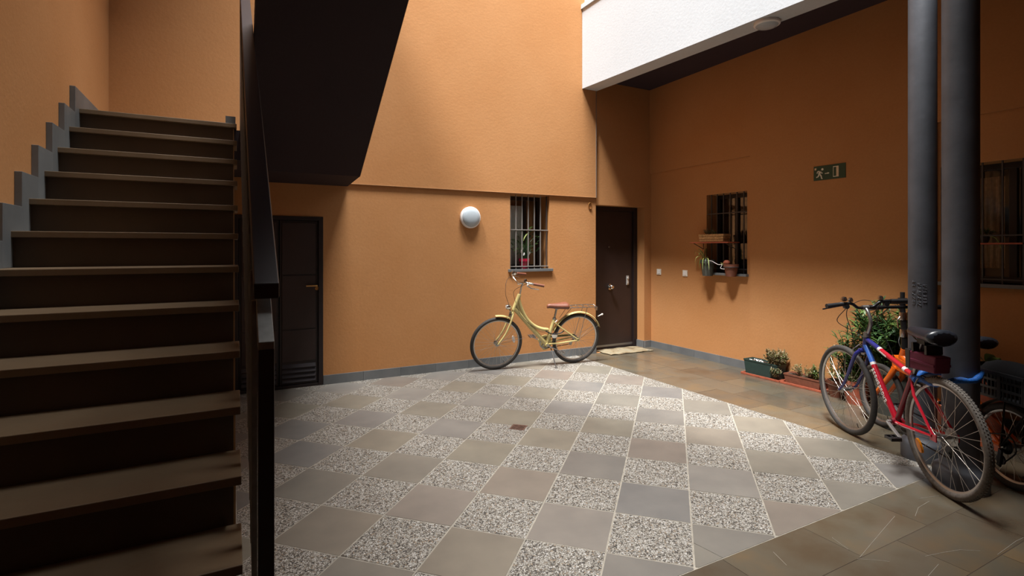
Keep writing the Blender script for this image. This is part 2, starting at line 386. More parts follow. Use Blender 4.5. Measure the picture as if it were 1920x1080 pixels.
# ---------------------------------------------------------------- flat door (door_2)
YD = 6.08
d2 = struct(MB().box(4.455, 4.51, YD-.05, YD+.06, 0, 2.06).box(5.27, 5.337, YD-.03, YD+.06, 0, 2.06).box(4.51, 5.27, YD-.03, YD+.06, 2.0, 2.06).box(4.51, 5.27, YD-.01, YD+.06, 0, .03)
            .build('door_2', 'door_frame', bevel=.003), 'dark brown flat entrance door in the back corner')
lf = MB().box(4.512, 5.268, YD+.005, YD+.045, .032, 1.998).build('door_leaf', 'door', d2, bevel=.002)
MB().box(4.512, 5.268, YD-.004, YD+.006, .032, .06).build('weather_strip', 'steel', lf)
MB().lathe([(.0, -.07), (.022, -.07), (.034, -.058), (.036, -.045), (.014, -.03), (.012, -.01), (.042, -.006), (.042, .004)][::-1], 24, 'y', c=(4.845, YD, .895)).build('door_knob', 'chrome', lf, True)
MB().box(5.155, 5.195, YD-.006, YD+.006, .915, 1.05).lathe([(.013, 0), (.013, -.014)], 16, 'y', c=(5.175, YD-.005, 1.015)).box(5.163, 5.187, YD-.012, YD-.004, .935, .975).build('lock_plate', 'satin', lf, True)
MB().lathe([(.011, .006), (.011, -.004), (.006, -.006)], 16, 'y', c=(4.83, YD, 1.476)).build('peephole', 'steel', lf, True)
struct(MB().box(4.455, 5.337, 6.12, 6.16, 0, 2.07).build('wall_behind_door', 'black_void'))

# ---------------------------------------------------------------- windows
def window_back():
    x0, x1, z0, z1 = W1; y = YB+.235
    w = struct(MB().box(x0, x0+.045, y, y+.04, z0, z1).box(x1-.045, x1, y, y+.04, z0, z1).box(x0+.045, x1-.045, y, y+.04, z1-.05, z1).box(x0+.045, x1-.045, y, y+.04, z0, z0+.05)
               .box(x0+.33, x0+.375, y, y+.04, z0+.05, z1-.05).build('window_1', 'door_frame', bevel=.002), 'narrow barred window in the back wall')
    MB().box(x0+.045, x0+.33, y+.015, y+.021, z0+.05, z1-.05).build('pane', 'glass', w)
    MB().box(x0+.375, x1-.045, y+.015, y+.021, z0+.05, z1-.05).build('pane', 'glass', w)
    mb = MB(); P = []; n = 40
    for k in range(n+1):
        u = k/n; P.append((x0+.04+.30*u, y+.048+.006*math.sin(u*26)))
    for k in range(n):
        a, b = P[k], P[k+1]; mb.add([(a[0], a[1], z0), (b[0], b[1], z0), (b[0], b[1], z1-.12), (a[0], a[1], z1-.12)], [(0,1,2,3)])
    mb.build('curtain', 'curtain', w, True)
    mb = MB().box(x0-.05, x1+.05, y+.1+.02, y+.12+.02, z0-.05, z1+.05); mb.build('dark_interior', 'black_void', w)
    MB().box(x0-.03, x1+.045, YB-.028, YB+.24, z0-.035, z0).build('window_sill', 'skirt', w, bevel=.003)
    for u in (3.128, 3.212, 3.302, 3.394, 3.486, 3.578, 3.672):
        MB().box(u-.0055, u+.0055, YB+.03, YB+.041, z0, z1).build('window_bar', 'light_bar' if u < 3.6 else 'dark_bar', w)  # rightmost bar darker, the shadow on it put into its colour
    for zz in (1.695, 1.222): MB().box(x0, x1, YB+.026, YB+.048, zz-.006, zz+.006).build('window_bar', 'light_bar', w)
window_back()
def window_right(name, label, Y0, Y1, Z0, Z1, bars, rails, curt):
    x = XR+.19
    mb = MB().box(x, x+.05, Y0, Y0+.05, Z0, Z1).box(x, x+.05, Y1-.05, Y1, Z0, Z1).box(x, x+.05, Y0+.05, Y1-.05, Z1-.05, Z1).box(x, x+.05, Y0+.05, Y1-.05, Z0, Z0+.05)
    ym = (Y0+Y1)/2 if Y1-Y0 < .8 else Y1-.42; mb.box(x, x+.05, ym-.025, ym+.025, Z0+.05, Z1-.05)
    w = struct(mb.build(name, 'door_frame', bevel=.002), label)
    for a, b in ((Y0+.05, ym-.025), (ym+.025, Y1-.05)): MB().box(x+.02, x+.026, a, b, Z0+.05, Z1-.05).build('pane', 'glass', w)
    MB().box(x+.14, x+.16, Y0-.05, Y1+.05, Z0-.05, Z1+.05).build('dark_interior', 'black_void', w)
    if curt:
        mb = MB(); n = 30; a0, a1 = curt; P = [(x+.09+.012*math.sin(k*1.1), a0+(a1-a0)*k/n) for k in range(n+1)]
        for k in range(n): mb.add([(P[k][0], P[k][1], Z0+.12), (P[k+1][0], P[k+1][1], Z0+.12), (P[k+1][0], P[k+1][1], Z1-.1), (P[k][0], P[k][1], Z1-.1)], [(0,1,2,3)])
        mb.build('curtain', 'curtain_tan', w, True)
    MB().box(XR-.05, XR+.2, Y0-.02, Y1+.01, Z0-.03, Z0).build('window_sill', 'skirt', w, bevel=.003)
    for u in bars: MB().box(XR+.02, XR+.031, u-.0055, u+.0055, Z0, Z1).build('window_bar', 'dark_bar', w)
    for zz in rails: MB().box(XR+.015, XR+.039, Y0, Y1, zz-.006, zz+.006).build('window_bar', 'dark_bar', w)
    return w
window_right('window_2', 'small barred window with pots on the right wall', *W2, (4.32, 4.42, 4.52, 4.62, 4.72, 4.81), (1.90, 1.20), None)
window_right('window_3', 'wide barred window behind the two columns', *W3, [1.12+.128*k for k in range(9)], (1.56, 1.20), (1.96, 2.20))

# ---------------------------------------------------------------- lower staircase
st = thing('staircase', 'brown slate staircase climbing along the left wall', 'staircase', (0, 0, 0))
NY = lambda k: 1.857+.2575*k
NZ = lambda k: .459+.18*k
for k in range(-2, 12):
    y, z = NY(k), NZ(k); yn = NY(k+1)+.03 if k < 11 else YB-.03
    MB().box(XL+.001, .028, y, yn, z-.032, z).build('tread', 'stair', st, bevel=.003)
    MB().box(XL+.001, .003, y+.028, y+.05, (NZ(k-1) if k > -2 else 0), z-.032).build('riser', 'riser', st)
pf = [(NY(-2)+.05, 0)]
for k in range(-2, 12): pf += [(NY(k)+.05, NZ(k)-.033), (NY(k+1)+.05 if k < 11 else YB-.03, NZ(k)-.033)]
pf += [(YB-.03, 0)]
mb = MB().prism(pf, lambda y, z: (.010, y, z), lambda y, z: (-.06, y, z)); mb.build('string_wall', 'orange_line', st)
for k in range(-2, 12):
    y0 = NY(k)-.10; y1 = NY(k+1)-.10 if k < 11 else YB-.03
    zb_ = NZ(k)-.06
    MB().box(XL, XL+.032, y0, y1, max(0.0, zb_-.12), NZ(k)+.13).build('stepped_skirting', 'skirt', st, bevel=.002)
MB().box(-.05, .02, 4.72, 4.86, 2.44, 2.50).build('landing_skirting', 'skirt', st)

# ---------------------------------------------------------------- upper flight overhead
up = thing('upper_staircase', 'dark painted underside of the upper stair flight overhead', 'staircase', (0, 0, 0))
XU0, XU1 = .135, 1.106
pr = [(YB-.0235, 2.128), (5.247, 2.159), (1.462, 2.159+.657*(5.247-1.462)), (1.462, 2.159+.657*(5.247-1.462)+.22), (4.95, 2.59), (4.95, 2.435), (YB-.0235, 2.435)]
MB().prism(pr, lambda y, z: (XU0, y, z), lambda y, z: (XU1-.004, y, z)).build('soffit', 'soffit', up)
MB().box(XL+.001, XU0, NY(11)+.06, YB-.03, 2.16, 2.40).build('landing_slab', 'soffit', up)
mb = MB()
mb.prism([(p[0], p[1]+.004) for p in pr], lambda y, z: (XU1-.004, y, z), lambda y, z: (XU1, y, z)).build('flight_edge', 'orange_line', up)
for k in range(13):
    y1 = 4.95-.268*k; z = 2.435+.176*(k+1)
    MB().box(XU0, XU1-.004, y1-.30, y1, z-.03, z).build('tread', 'stair', up)
    MB().box(XU0+.002, XU1-.008, y1-.04, y1-.02, z-.18, z-.03).build('riser', 'riser', up)

# unseen slab shaped like the next stair, added to shade the stairwell
u2 = thing('stairwell_shade_slab', 'unseen stair-shaped slab added above the stairwell to shade it', 'staircase', (0, 0, 0))
MB().prism([(-.6, 4.62), (1.9, 4.72), (4.69, 6.30), (YB-.03, 6.30), (YB-.03, 6.48), (4.60, 6.48), (1.75, 4.90), (-.6, 4.90)], lambda y, z: (XL+.001, y, z), lambda y, z: (.10, y, z)).build('soffit', 'soffit', u2)
MB().box(.10, .50, 4.60, YB-.03, 6.30, 6.48).build('landing_slab', 'soffit', u2)  # widened to keep more light off the landing wall
# ---------------------------------------------------------------- stair railing
rl = thing('stair_railing', 'dark aubergine metal stair railing with flat handrail and upright bars', 'railing', (0, 0, 0))
sl = .699; RX0, RX1 = .064, .106
yp = 1.65
MB().box(RX0, RX1, yp, yp+.05, 0, 1.165).build('newel_post', 'rail', rl, bevel=.002)
zt = lambda y: 1.187+sl*(y-yp)
y2 = 4.9
MB().prism([(yp, 1.165), (yp, zt(yp)), (y2, zt(y2)), (y2, zt(y2)-.05), (yp+.05, zt(yp+.05)-.06)], lambda y, z: (RX1, y, z), lambda y, z: (RX0, y, z)).build('top_rail', 'bar_grey', rl, bevel=.002)
zc = lambda y: 1.300+sl*(y-1.75)
MB().prism([(1.75, zc(1.75)), (1.75, zc(1.75)+.048), (y2, zc(y2)+.06), (y2, zc(y2))], lambda y, z: (.126, y, z), lambda y, z: (.055, y, z)).build('handrail', 'rail', rl, bevel=.004)
MB().bar((.062, 1.70, .27), (.062, y2, .27+sl*(y2-1.70)), .016, .03).build('bottom_rail', 'rail', rl)
k = 0
y = 1.84
while y < y2-.05:
    MB().box(.052, .068, y-.018, y+.018, .285+sl*(y-1.70), zt(y)-.03).build('baluster', 'bar_grey', rl); y += .1288
MB().box(.052, .106, y2-.05, y2, 2.43, zc(y2)+.05).build('newel_post', 'rail', rl, bevel=.002)

# ---------------------------------------------------------------- columns
def column(x, y, r, label):
    c = thing('column', label, 'column', (x, y, 0), 0, 'cast iron columns at the patio corner')
    ht = 3.79
    MB().lathe([(r*1.0, .14), (r, ht-.02)], 40).build('shaft', 'iron', c, True)
    MB().lathe([(r*1.52, 0), (r*1.52, .10), (r*1.42, .125), (r*1.16, .14), (r*1.08, .165), (r*1.0, .20), (r*.95, .20)], 40).build('column_base', 'iron', c, True)
    MB().lathe([(r*1.0, ht-.06), (r*1.25, ht-.03), (r*1.25, ht-.001)], 40).build('column_capital', 'iron', c, True)
    return c
c1 = column(4.232, 1.884, .0815, 'grey iron column with raised lettering, farther of the pair')
c2 = column(3.914, 1.543, .0905, 'plain grey iron column nearer the camera, behind the red bike')
# raised cast lettering, too worn to read: three upright lines of marks
mb = MB(); rng = random.Random(3); R = .0815
for col_, (a0, z0, n, st_) in enumerate([(-.74, 1.235, 8, .0225), (-.34, 1.212, 7, .0225), (.03, 1.204, 6, .0205)]):
    for q in range(n):
        if col_ == 0 and q == 2: continue
        z = z0-q*st_; base = math.atan2(-1.884, -4.232)
        for seg in rng.sample([((0, 0), (0, 1)), ((0, 1), (1, 1)), ((1, 1), (1, 0)), ((1, 0), (0, 0)), ((.5, 0), (.5, 1)), ((0, .5), (1, .5)), ((0, 0), (1, 1))], 3):
            pts = []
            for (p, w_) in seg:
                ang = base + a0 + p*.26; pts.append((math.cos(ang)*(R+.001), math.sin(ang)*(R+.001), z-w_*.0135))
            mb.tube(pts, .0022, 5)
mb.build('raised_lettering', 'iron', c1)

# ---------------------------------------------------------------- bicycles: local frame x forward, y left, z up, origin at the rear tyre's contact
def bike_root(name, label, A, B, lean, group=None):
    o = thing(name, label, 'bicycle', group=group); fw = Vector((B[0]-A[0], B[1]-A[1], 0)).normalized(); left = Vector((-fw.y, fw.x, 0)); up_ = Vector((0, 0, 1))
    U = up_*math.cos(lean)-left*math.sin(lean); Lf = left*math.cos(lean)+up_*math.sin(lean)
    m = Matrix((fw, Lf, U)).transposed().to_4x4(); m.translation = (A[0], A[1], 0.0); o.matrix_world = m; return o
def steer_matrix(top, bot, ang):
    ax = (Vector(top)-Vector(bot)).normalized(); c = Vector(bot)
    return Matrix.Translation(c) @ Matrix.Rotation(ang, 4, ax) @ Matrix.Translation(-c)
SPOKE = {}
def wheel(root, name, c, R, rt, tyre, S_=None, ns=32, knobs=False, axle=.055, refl=None, rr=None):
    ri = R-rt*1.55; hr = .022
    rim = MB().lathe([(ri, -.010), (ri-.016, -.008), (ri-.020, -.004), (ri-.020, .004), (ri-.016, .008), (ri, .010), (ri+.004, .010), (ri-.002, 0), (ri+.004, -.010)], 64, 'y', True)
    w = rim.build(name, 'rim', root, True)
    m = Matrix.Translation(c)
    w.matrix_basis = (S_ @ m) if S_ else m
    pr = [(R-rt+rt*math.cos(t), rt*math.sin(t)) for t in [2*PI*k/12 for k in range(12)]]
    MB().lathe(pr, 64, 'y', True).build('tyre', tyre, w, True)
    if knobs:
        mb = MB()
        for k in range(110):
            a = 2*PI*k/110
            for yy, off, ww in ((0, 0, .4), (.55, .5, .25), (-.55, .5, .25)):
                aa = a+off*2*PI/110; rad = R-rt+rt*math.cos(yy)*1.0; p0 = Vector((math.cos(aa)*(rad-.001), rt*math.sin(yy), math.sin(aa)*(rad-.001)))
                n_ = Vector((math.cos(aa)*math.cos(yy), math.sin(yy), math.sin(aa)*math.cos(yy)))
                mb.bar(p0, p0+n_*.0035, rt*ww, .009, up=(-math.sin(aa), 0, math.cos(aa)))
        mb.build('tread_knobs', tyre, w, kind='stuff')
    MB().lathe([(.006, -axle), (.006, -.036), (hr+.004, -.036), (hr+.004, -.031), (.014, -.028), (.014, .028), (hr+.004, .031), (hr+.004, .036), (.006, .036), (.006, axle), (.009, axle), (.009, axle+.006)], 20, 'y').build('hub', 'steel', w, True)
    rs = ri-.014
    for k in range(ns):
        side = 1 if k % 2 else -1; cr = 1 if (k//2) % 2 else -1; key = (round(rs, 4), side, cr)
        if key not in SPOKE:
            b = cr*1.15
            s_ = MB().tube([(hr*math.cos(b), side*.033, hr*math.sin(b)), (rs, side*.003, 0)], .0012, 5).build('spoke', 'spoke', w); SPOKE[key] = s_
        else: s_ = copy_of(SPOKE[key], 'spoke', w)
        s_.rotation_euler = (0, 2*PI*k/ns+.07, 0)
    MB().tube([(rs-.003, 0, 0), (rs-.04, 0, 0)], .003, 6).build('valve', 'black', w).rotation_euler = (0, 2.0, 0)
    if refl:
        ang, mat_, rad = refl
        MB().prism([(.045*math.cos(t)*1.0, .017*math.sin(t)) for t in [2*PI*k/16 for k in range(16)]], lambda a, b: (rad+b, .018, a), lambda a, b: (rad+b, .032, a)).build('spoke_reflector', mat_, w).rotation_euler = (0, ang, 0)
    return w
def put(o, S_):
    if S_: o.matrix_basis = S_
    return o

# ---- pale yellow city bike by the back wall
yb = bike_root('bicycle', 'pale yellow step-through city bicycle with brown saddle, on its kickstand by the back wall', (3.835, 5.538), (2.783, 5.677), -.189)
R = .327; HB = (0, 0, R); HF = (1.06, 0, R)
ht_t, ht_b = (.808, 0, .925), (.872, 0, .735); BBp = (.405, 0, .275); st_t = (.325, 0, .600)
fr_ = MB()
fr_.tube([ht_t, ht_b], .024, 14)
fr_.tube(curve([(.822, 0, .885), (.775, 0, .755), (.70, 0, .625), (.60, 0, .530), (.50, 0, .482), (.400, 0, .462)]), .022, 12)
fr_.tube([(.862, 0, .755), (.63, 0, .505), BBp], .026, 12)
fr_.tube([st_t, BBp], .021, 12)
fr_.lathe([(.024, -.037), (.024, .037)], 18, 'y', c=BBp)
for s_ in (1, -1):
    fr_.tube([(.385, s_*.022, .285), (.25, s_*.045, .295), (.02, s_*.058, R-.005)], [.011, .011, .008], 8)
    fr_.tube([(.335, s_*.018, .565), (.24, s_*.045, .49), (.01, s_*.058, R+.01)], [.009, .009, .007], 8)
    fr_.box(-.02, .03, s_*.058-.003, s_*.058+.003, R-.02, R+.02)
fr_.prism([(.815, .86), (.862, .755), (.70, .60), (.735, .68), (.78, .77)], lambda x, z: (x, -.006, z), lambda x, z: (x, .006, z))
f_ = fr_.build('frame', 'yellow', yb, True)
mb = MB(); rng = random.Random(5)
dv = Vector((.63-.862, 0, .515-.76)).normalized(); nv = Vector((-dv.z, 0, dv.x))
for k in range(13):
    p = Vector((.815, .0225, .711)) + dv*(.0165*k)
    for a, b in rng.sample([((0, 0), (0, 1)), ((0, 1), (1, 1)), ((1, 1), (1, 0)), ((0, .5), (1, .5)), ((0, 0), (1, 0))], 3):
        mb.tube([p+dv*a[0]*.009+nv*(a[1]-.5)*.014, p+dv*b[0]*.009+nv*(b[1]-.5)*.014], .0011, 4)
mb.build('frame_lettering', 'dark_print', f_)
mb = MB()
for q in (.80, .83): mb.box(q, q+.012, .019, .023, 1.03-q*.2, 1.042-q*.2)
fk = MB()
for s_ in (1, -1): fk.tube(curve([(.885, s_*.028, .700), (.905, s_*.050, .63), (.965, s_*.052, .47), (1.06, s_*.052, R)], 6), [.0125]*6+[.0115]*6+[.010]*6+[.008], 10)
fk.tube([(.885, -.034, .70), (.885, .034, .70)], .015, 10).tube([ht_b, (.885, 0, .70)], .017, 10)
fk.build('fork', 'yellow', yb, True)
wheel(yb, 'front_wheel', HF, R, .021, 'rubber', ns=32, refl=(-2.9, 'clear_reflector', .21))
wheel(yb, 'rear_wheel', HB, R, .021, 'rubber', ns=32)
def fender(root, c, rad, a0, a1, w, mat_, name, S_=None):
    mb = MB(); n = 28; P = []; F = []
    for k in range(n+1):
        a = a0+(a1-a0)*k/n
        for j in range(7):
            t = -1+2*j/6; rr_ = rad-.010*t*t
            P.append((c[0]+rr_*math.cos(a), w*t, c[2]+rr_*math.sin(a)))
    for j in range(7): pass
    Q = [tuple(p) for p in P]
    for k in range(n):
        for j in range(6):
            a_ = k*7+j; F.append((a_, a_+1, a_+8, a_+7))
    mb.add(Q, F); o = mb.build(name, mat_, root, True); sd = o.modifiers.new('thickness', 'SOLIDIFY'); sd.thickness = .0015
    return put(o, S_)
fender(yb, HB, R+.026, .35, 2.75, .026, 'yellow', 'rear_fender')
d = math.atan2
fender(yb, HF, R+.026, 1.46, 2.12, .026, 'yellow', 'front_fender')
mb = MB()
for s_ in (1, -1): mb.tube([(0, s_*.06, R), (-.295, s_*.024, R+.165)], .002, 5)
mb.build('fender_stay', 'steel', yb)
mb = MB()
for s_ in (1, -1): mb.tube([(1.055, s_*.055, R+.01), (.715, s_*.03, R+.06)], .002, 5)
mb.build('fender_stay', 'steel', yb)
# stem, swept handlebar, grips, levers, bell
MB().tube([(.806, 0, .92), (.79, 0, 1.03), (.775, 0, 1.06)], [.011, .011, .013]).tube([(.775, 0, 1.06), (.83, 0, 1.065)], .012).lathe([(.017, -.02), (.017, .02)], 14, 'y', c=(.835, 0, 1.065)).build('stem', 'chrome', yb, True)
bar = MB()
for s_ in (1, -1): bar.tube(curve([(.835, 0, 1.065), (.845, s_*.05, 1.075), (.865, s_*.12, 1.115), (.84, s_*.20, 1.125), (.78, s_*.255, 1.12), (.64, s_*.285, 1.10)]), .0105, 10)
hb = bar.build('handlebar', 'chrome', yb, True)
for s_ in (1, -1):
    MB().tube([(.755, s_*.262, 1.117), (.63, s_*.288, 1.098)], [.0155, .0165], 12).build('grip', 'brown_leather', hb, True)
    MB().tube([(.80, s_*.235, 1.118), (.825, s_*.25, 1.095), (.79, s_*.29, 1.075), (.70, s_*.31, 1.062)], [.011, .008, .006, .005], 8).lathe([(.016, -.014), (.016, .014)], 12, 'y', c=(.80, s_*.236, 1.12)).build('brake_lever', 'chrome', hb, True)
    MB().lathe([(.0, .026), (.014, .022), (.021, .010), (.023, 0), (.012, -.004)][::-1], 16, c=(.83, s_*.20, 1.14)).build('bell' if s_ < 0 else 'shifter', 'chrome', hb, True)
mb = MB()
mb.tube(curve([(.82, -.22, 1.11), (.93, -.14, 1.06), (.965, -.05, .92), (.93, -.015, .80), (.90, -.01, .72)]), .0025, 6)
mb.tube(curve([(.82, .22, 1.11), (.92, .13, 1.02), (.90, .05, .93), (.86, .03, .83)]), .0025, 6)
mb.tube(curve([(.86, .028, .80), (.75, .024, .64), (.55, .024, .47), (.40, .024, .44)]), .0022, 6)
mb.build('brake_cable', 'black', yb, True)
lt = MB().lathe([(0, .030), (.018, .034), (.030, .03), (.032, .015), (.026, -.015), (.010, -.035), (0, -.038)][::-1], 20, 'x', c=(.935, 0, .775)).build('headlight', 'chrome', yb, True)
MB().lathe([(.027, .031), (.012, .036)], 20, 'x', c=(.935, 0, .775)).build('lens', 'clear_reflector', lt, True)
MB().tube([(.93, 0, .75), (.905, 0, .71), (.90, 0, .69)], .006).box(.885, .915, -.03, .03, .66, .672).tube([(.90, .034, .70), (.91, .040, .63)], .008).tube([(.90, -.034, .70), (.91, -.040, .63)], .008).build('front_brake', 'steel', yb, True)
def saddle(root, nose, tail, z, w, mat_, dz=.0, name='saddle', thick=.036):
    L = nose-tail; n = 12; P = []; F = []; m_ = 12
    for i in range(n+1):
        t = i/n; x = tail+L*t
        hw = w*(1-t)**.8*1.0+.018 if t > .12 else w*(.72+.28*t/.12)+.018
        hw = max(.016, min(hw, w+.018)*(1 if t < .96 else .75))
        zc_ = z + .012*(1-t)**2 + dz*t - (.012 if t in (0, 1) else 0); th = thick*(1-.45*t)
        for j in range(m_):
            a = PI*2*j/m_; P.append((x, hw*math.cos(a), zc_-th/2+th/2*math.sin(a)*(1.0 if math.sin(a) > 0 else 1.25)))
    for i in range(n):
        for j in range(m_): F.append((i*m_+j, i*m_+(j+1) % m_, (i+1)*m_+(j+1) % m_, (i+1)*m_+j))
    F.append(tuple(range(m_-1, -1, -1))); F.append(tuple(n*m_+j for j in range(m_)))
    o = MB().add(P, F).build(name, mat_, root, True); sb = o.modifiers.new('smooth', 'SUBSURF'); sb.levels = 1; sb.render_levels = 1; return o
sd = saddle(yb, .44, .15, .798, .068, 'brown_leather', -.004, thick=.085)
mb = MB()
for s_ in (1, -1): mb.tube([(.40, s_*.018, .765), (.34, s_*.02, .735), (.26, s_*.022, .735), (.20, s_*.05, .755)], .0035, 6).tube([(.19, s_*.045, .735), (.19, s_*.045, .755)], .014, 8)
mb.build('saddle_rail', 'steel', sd)
MB().tube([(.328, 0, .585), (.305, 0, .735)], .0125, 12).box(.28, .33, -.02, .02, .722, .742).build('seat_post', 'steel', yb, True)
MB().lathe([(.022, -.012), (.022, .012)], 14, c=(.326, 0, .603)).tube([(.31, .02, .603), (.30, .035, .59), (.33, .045, .57)], .004).build('seat_clamp', 'steel', yb, True)
# rack
mb = MB()
for s_ in (1, -1): mb.tube(curve([(.20, s_*.02, .735), (.13, s_*.05, .745), (-.20, s_*.055, .745), (-.24, s_*.02, .735)], 5), .0045, 6).tube([(-.09, s_*.055, .745), (-.01, s_*.062, R+.02)], .004, 6).tube([(.13, s_*.05, .74), (.24, s_*.03, .60)], .003, 6)
for x in (.10, .02, -.06, -.14): mb.tube([(x, -.055, .745), (x, .055, .745)], .004, 6)
mb.tube([(-.24, -.02, .735), (-.24, .02, .735)], .0045, 6).box(-.252, -.244, -.03, .03, .69, .73)
mb.build('rear_rack', 'steel', yb, True)
MB().tube([(-.285, 0, .60), (-.335, 0, .625)], .006).lathe([(.0, -.02), (.012, -.016), (.012, 0)], 10, 'x', c=(-.335, 0, .625)).build('tail_light', 'clear_reflector', yb, True)
def crank(root, c, cr, ring_r, ang, ring_mat='steel', guard=None, pw=.085):
    g_ = MB().lathe([(ring_r, -.045), (ring_r, -.049), (ring_r-.012, -.049), (ring_r-.012, -.045)], 40, 'y', True, c=c)
    for k in range(5):
        a = 2*PI*k/5+.3; g_.bar((c[0], -.047, c[2]), (c[0]+(ring_r-.008)*math.cos(a), -.047, c[2]+(ring_r-.008)*math.sin(a)), .012, .004, up=(0, 1, 0))
    for k in range(44):
        a = 2*PI*k/44; g_.box(c[0]+(ring_r+.002)*math.cos(a)-.002, c[0]+(ring_r+.002)*math.cos(a)+.002, -.0485, -.0455, c[2]+(ring_r+.002)*math.sin(a)-.002, c[2]+(ring_r+.002)*math.sin(a)+.002)
    ro = g_.build('chainring', ring_mat, root)
    for s_ in (1, -1):
        a = ang if s_ > 0 else ang+PI; e = (c[0]+cr*math.cos(a), s_*.075, c[2]+cr*math.sin(a))
        ca = MB().tube([(c[0], s_*.038, c[2]), (c[0], s_*.062, c[2])], .013, 12).bar((c[0], s_*.060, c[2]), e, .011, .022, up=(0, 1, 0)).build('crank_arm', 'steel', root, bevel=.002)
        pd = MB().tube([e, (e[0], s_*(.075+pw), e[2])], .006, 8)
        y0, y1 = sorted((s_*.085, s_*(.078+pw)))
        for dx in (-.038, .030): pd.box(e[0]+dx, e[0]+dx+.008, y0, y1, e[2]-.010, e[2]+.010)
        for yy in (y0, (y0+y1)/2-.003, y1-.006): pd.box(e[0]-.034, e[0]+.034, yy, yy+.006, e[2]-.007, e[2]+.007)
        pd.build('pedal', 'steel' if guard else 'black', ca)
    return ro
crank(yb, BBp, .165, .072, math.radians(205), guard=1)
MB().prism([(.405+.10*math.cos(t), .275+.10*math.sin(t)) for t in [PI*k/14+.35 for k in range(21)]], lambda x, z: (x, -.062, z), lambda x, z: (x, -.054, z)).box(.0, .36, -.062, -.054, .335, .368).build('chain_guard', 'yellow', yb, bevel=.002)
ch = MB().tube([(.40, -.047, .347), (.0, -.047, R+.028)], .0045, 6).tube([(.40, -.047, .203), (.04, -.047, R-.09), (.0, -.047, R-.03)], .0045, 6); ch.build('chain', 'black_metal', yb)
mb = MB().lathe([(.030, -.038), (.030, -.044), (.020, -.052)], 20, 'y', c=HB).bar((.0, -.058, R-.02), (.045, -.058, R-.085), .01, .02).lathe([(.02, -.044), (.02, -.052)], 14, 'y', c=(.045, 0, R-.085)); mb.build('rear_derailleur', 'steel', yb, True)
cc = math.cos(.189); sn = math.sin(.189)
MB().tube([(.375, .02, .26), (.36, .055, .23), (.345, .205, .044)], .007, 8).tube([(.345, .198, .052), (.343, .212, .034)], .011, 8).build('kickstand', 'steel', yb, True)
MB().lathe([(.036, .028), (.040, .040), (.026, .046), (0, .046)][::-1], 18, 'y', c=(.32, 0, .40)).build('lock_barrel', 'chrome', yb, True)
MB().tube(curve([(.44, .03, .455), (.36, .045, .42), (.27, .05, .42), (.20, .045, .45)]), .007, 8).build('cable_loop', 'black', yb, True)

# ---- red and blue hybrid bike leaning at the columns
rb = bike_root('bicycle', 'red, white and navy sports bicycle parked against the grey columns', (3.707, 1.524), (4.293, 2.407), -.036)
R = .345; BBp = (.452, 0, .290); ht_t, ht_b = (.770, 0, .815), (.800, 0, .715)
STR = steer_matrix(ht_t, ht_b, .098)
def lerp(a, b, t): return tuple(a[i]+(b[i]-a[i])*t for i in range(3))
tt0, tt1 = (.775, 0, .790), (.262, 0, .640); dt0, dt1 = (.790, 0, .745), BBp
fr_ = MB()
fr_.tube([lerp(tt0, tt1, .33), tt1], .0165, 12)
fr_.tube([lerp(dt0, dt1, .28), dt1], .019, 12)
for s_ in (1, -1):
    fr_.tube([(.42, s_*.022, .292), (.30, s_*.045, .310), (.015, s_*.062, R)], [.012, .011, .008], 8)
    fr_.tube([(.255, s_*.018, .625), (.19, s_*.048, .54), (.010, s_*.062, R+.01)], [.009, .009, .008], 8)
    fr_.box(-.022, .03, s_*.062-.003, s_*.062+.003, R-.025, R+.015)
f_ = fr_.build('frame', 'red', rb, True)
MB().tube([(.255, 0, .668), BBp], .0165, 12).lathe([(.023, -.036), (.023, .036)], 18, 'y', c=BBp).build('seat_tube', 'darkred', rb, True)
MB().tube([tt0, lerp(tt0, tt1, .30)], .0167, 12).tube([ht_t, ht_b], .020, 14).build('blue_head', 'blue', rb, True)
MB().tube([dt0, lerp(dt0, dt1, .25)], .0192, 12).build('blue_down_tube', 'brightblue', rb, True)
mb = MB().tube([lerp(dt0, dt1, .25), lerp(dt0, dt1, .285)], .0196, 12).tube([lerp(tt0, tt1, .30), lerp(tt0, tt1, .345)], .0171, 12).tube([lerp(tt0, tt1, .82), lerp(tt0, tt1, .87)], .0168, 12)
a_, b_ = lerp(tt0, tt1, .355), lerp(tt0, tt1, .50); mb.bar((a_[0], .0158, a_[2]-.002), (b_[0], .0158, b_[2]-.004), .002, .011, up=(0, 0, 1))
mb.build('white_band', 'white_paint', rb, True)
mb = MB(); rng = random.Random(11); dv = Vector((dt1[0]-dt0[0], 0, dt1[2]-dt0[2])).normalized(); nv = Vector((-dv.z, 0, dv.x))
G = [((0, 0), (0, 1)), ((0, 1), (1, 1)), ((1, 1), (1, 0)), ((0, .5), (1, .5)), ((0, 0), (1, 0)), ((0, 0), (1, 1))]
for k in range(10):
    p = Vector(lerp(dt0, dt1, .335+.044*k)) + Vector((0, .0195, 0))
    for a, b in rng.sample(G, 4): mb.bar(p+dv*a[0]*.015+nv*(a[1]-.5)*.022, p+dv*b[0]*.015+nv*(b[1]-.5)*.022, .0045, .003, up=(0, 1, 0))
mb.build('frame_lettering', 'white_paint', f_)
fk = MB()
for s_ in (1, -1): fk.tube(curve([(.812, s_*.028, .700), (.840, s_*.054, .655), (.93, s_*.056, .50), (1.0, s_*.056, .40), (1.06, s_*.056, R)], 6), [.014]*6+[.013]*6+[.011]*6+[.009]*6+[.008], 10)
fk.tube([(.812, -.036, .70), (.812, .036, .70)], .017, 10).tube([ht_b, (.812, 0, .70)], .018, 10)
put(fk.build('fork', 'blue', rb, True), STR)
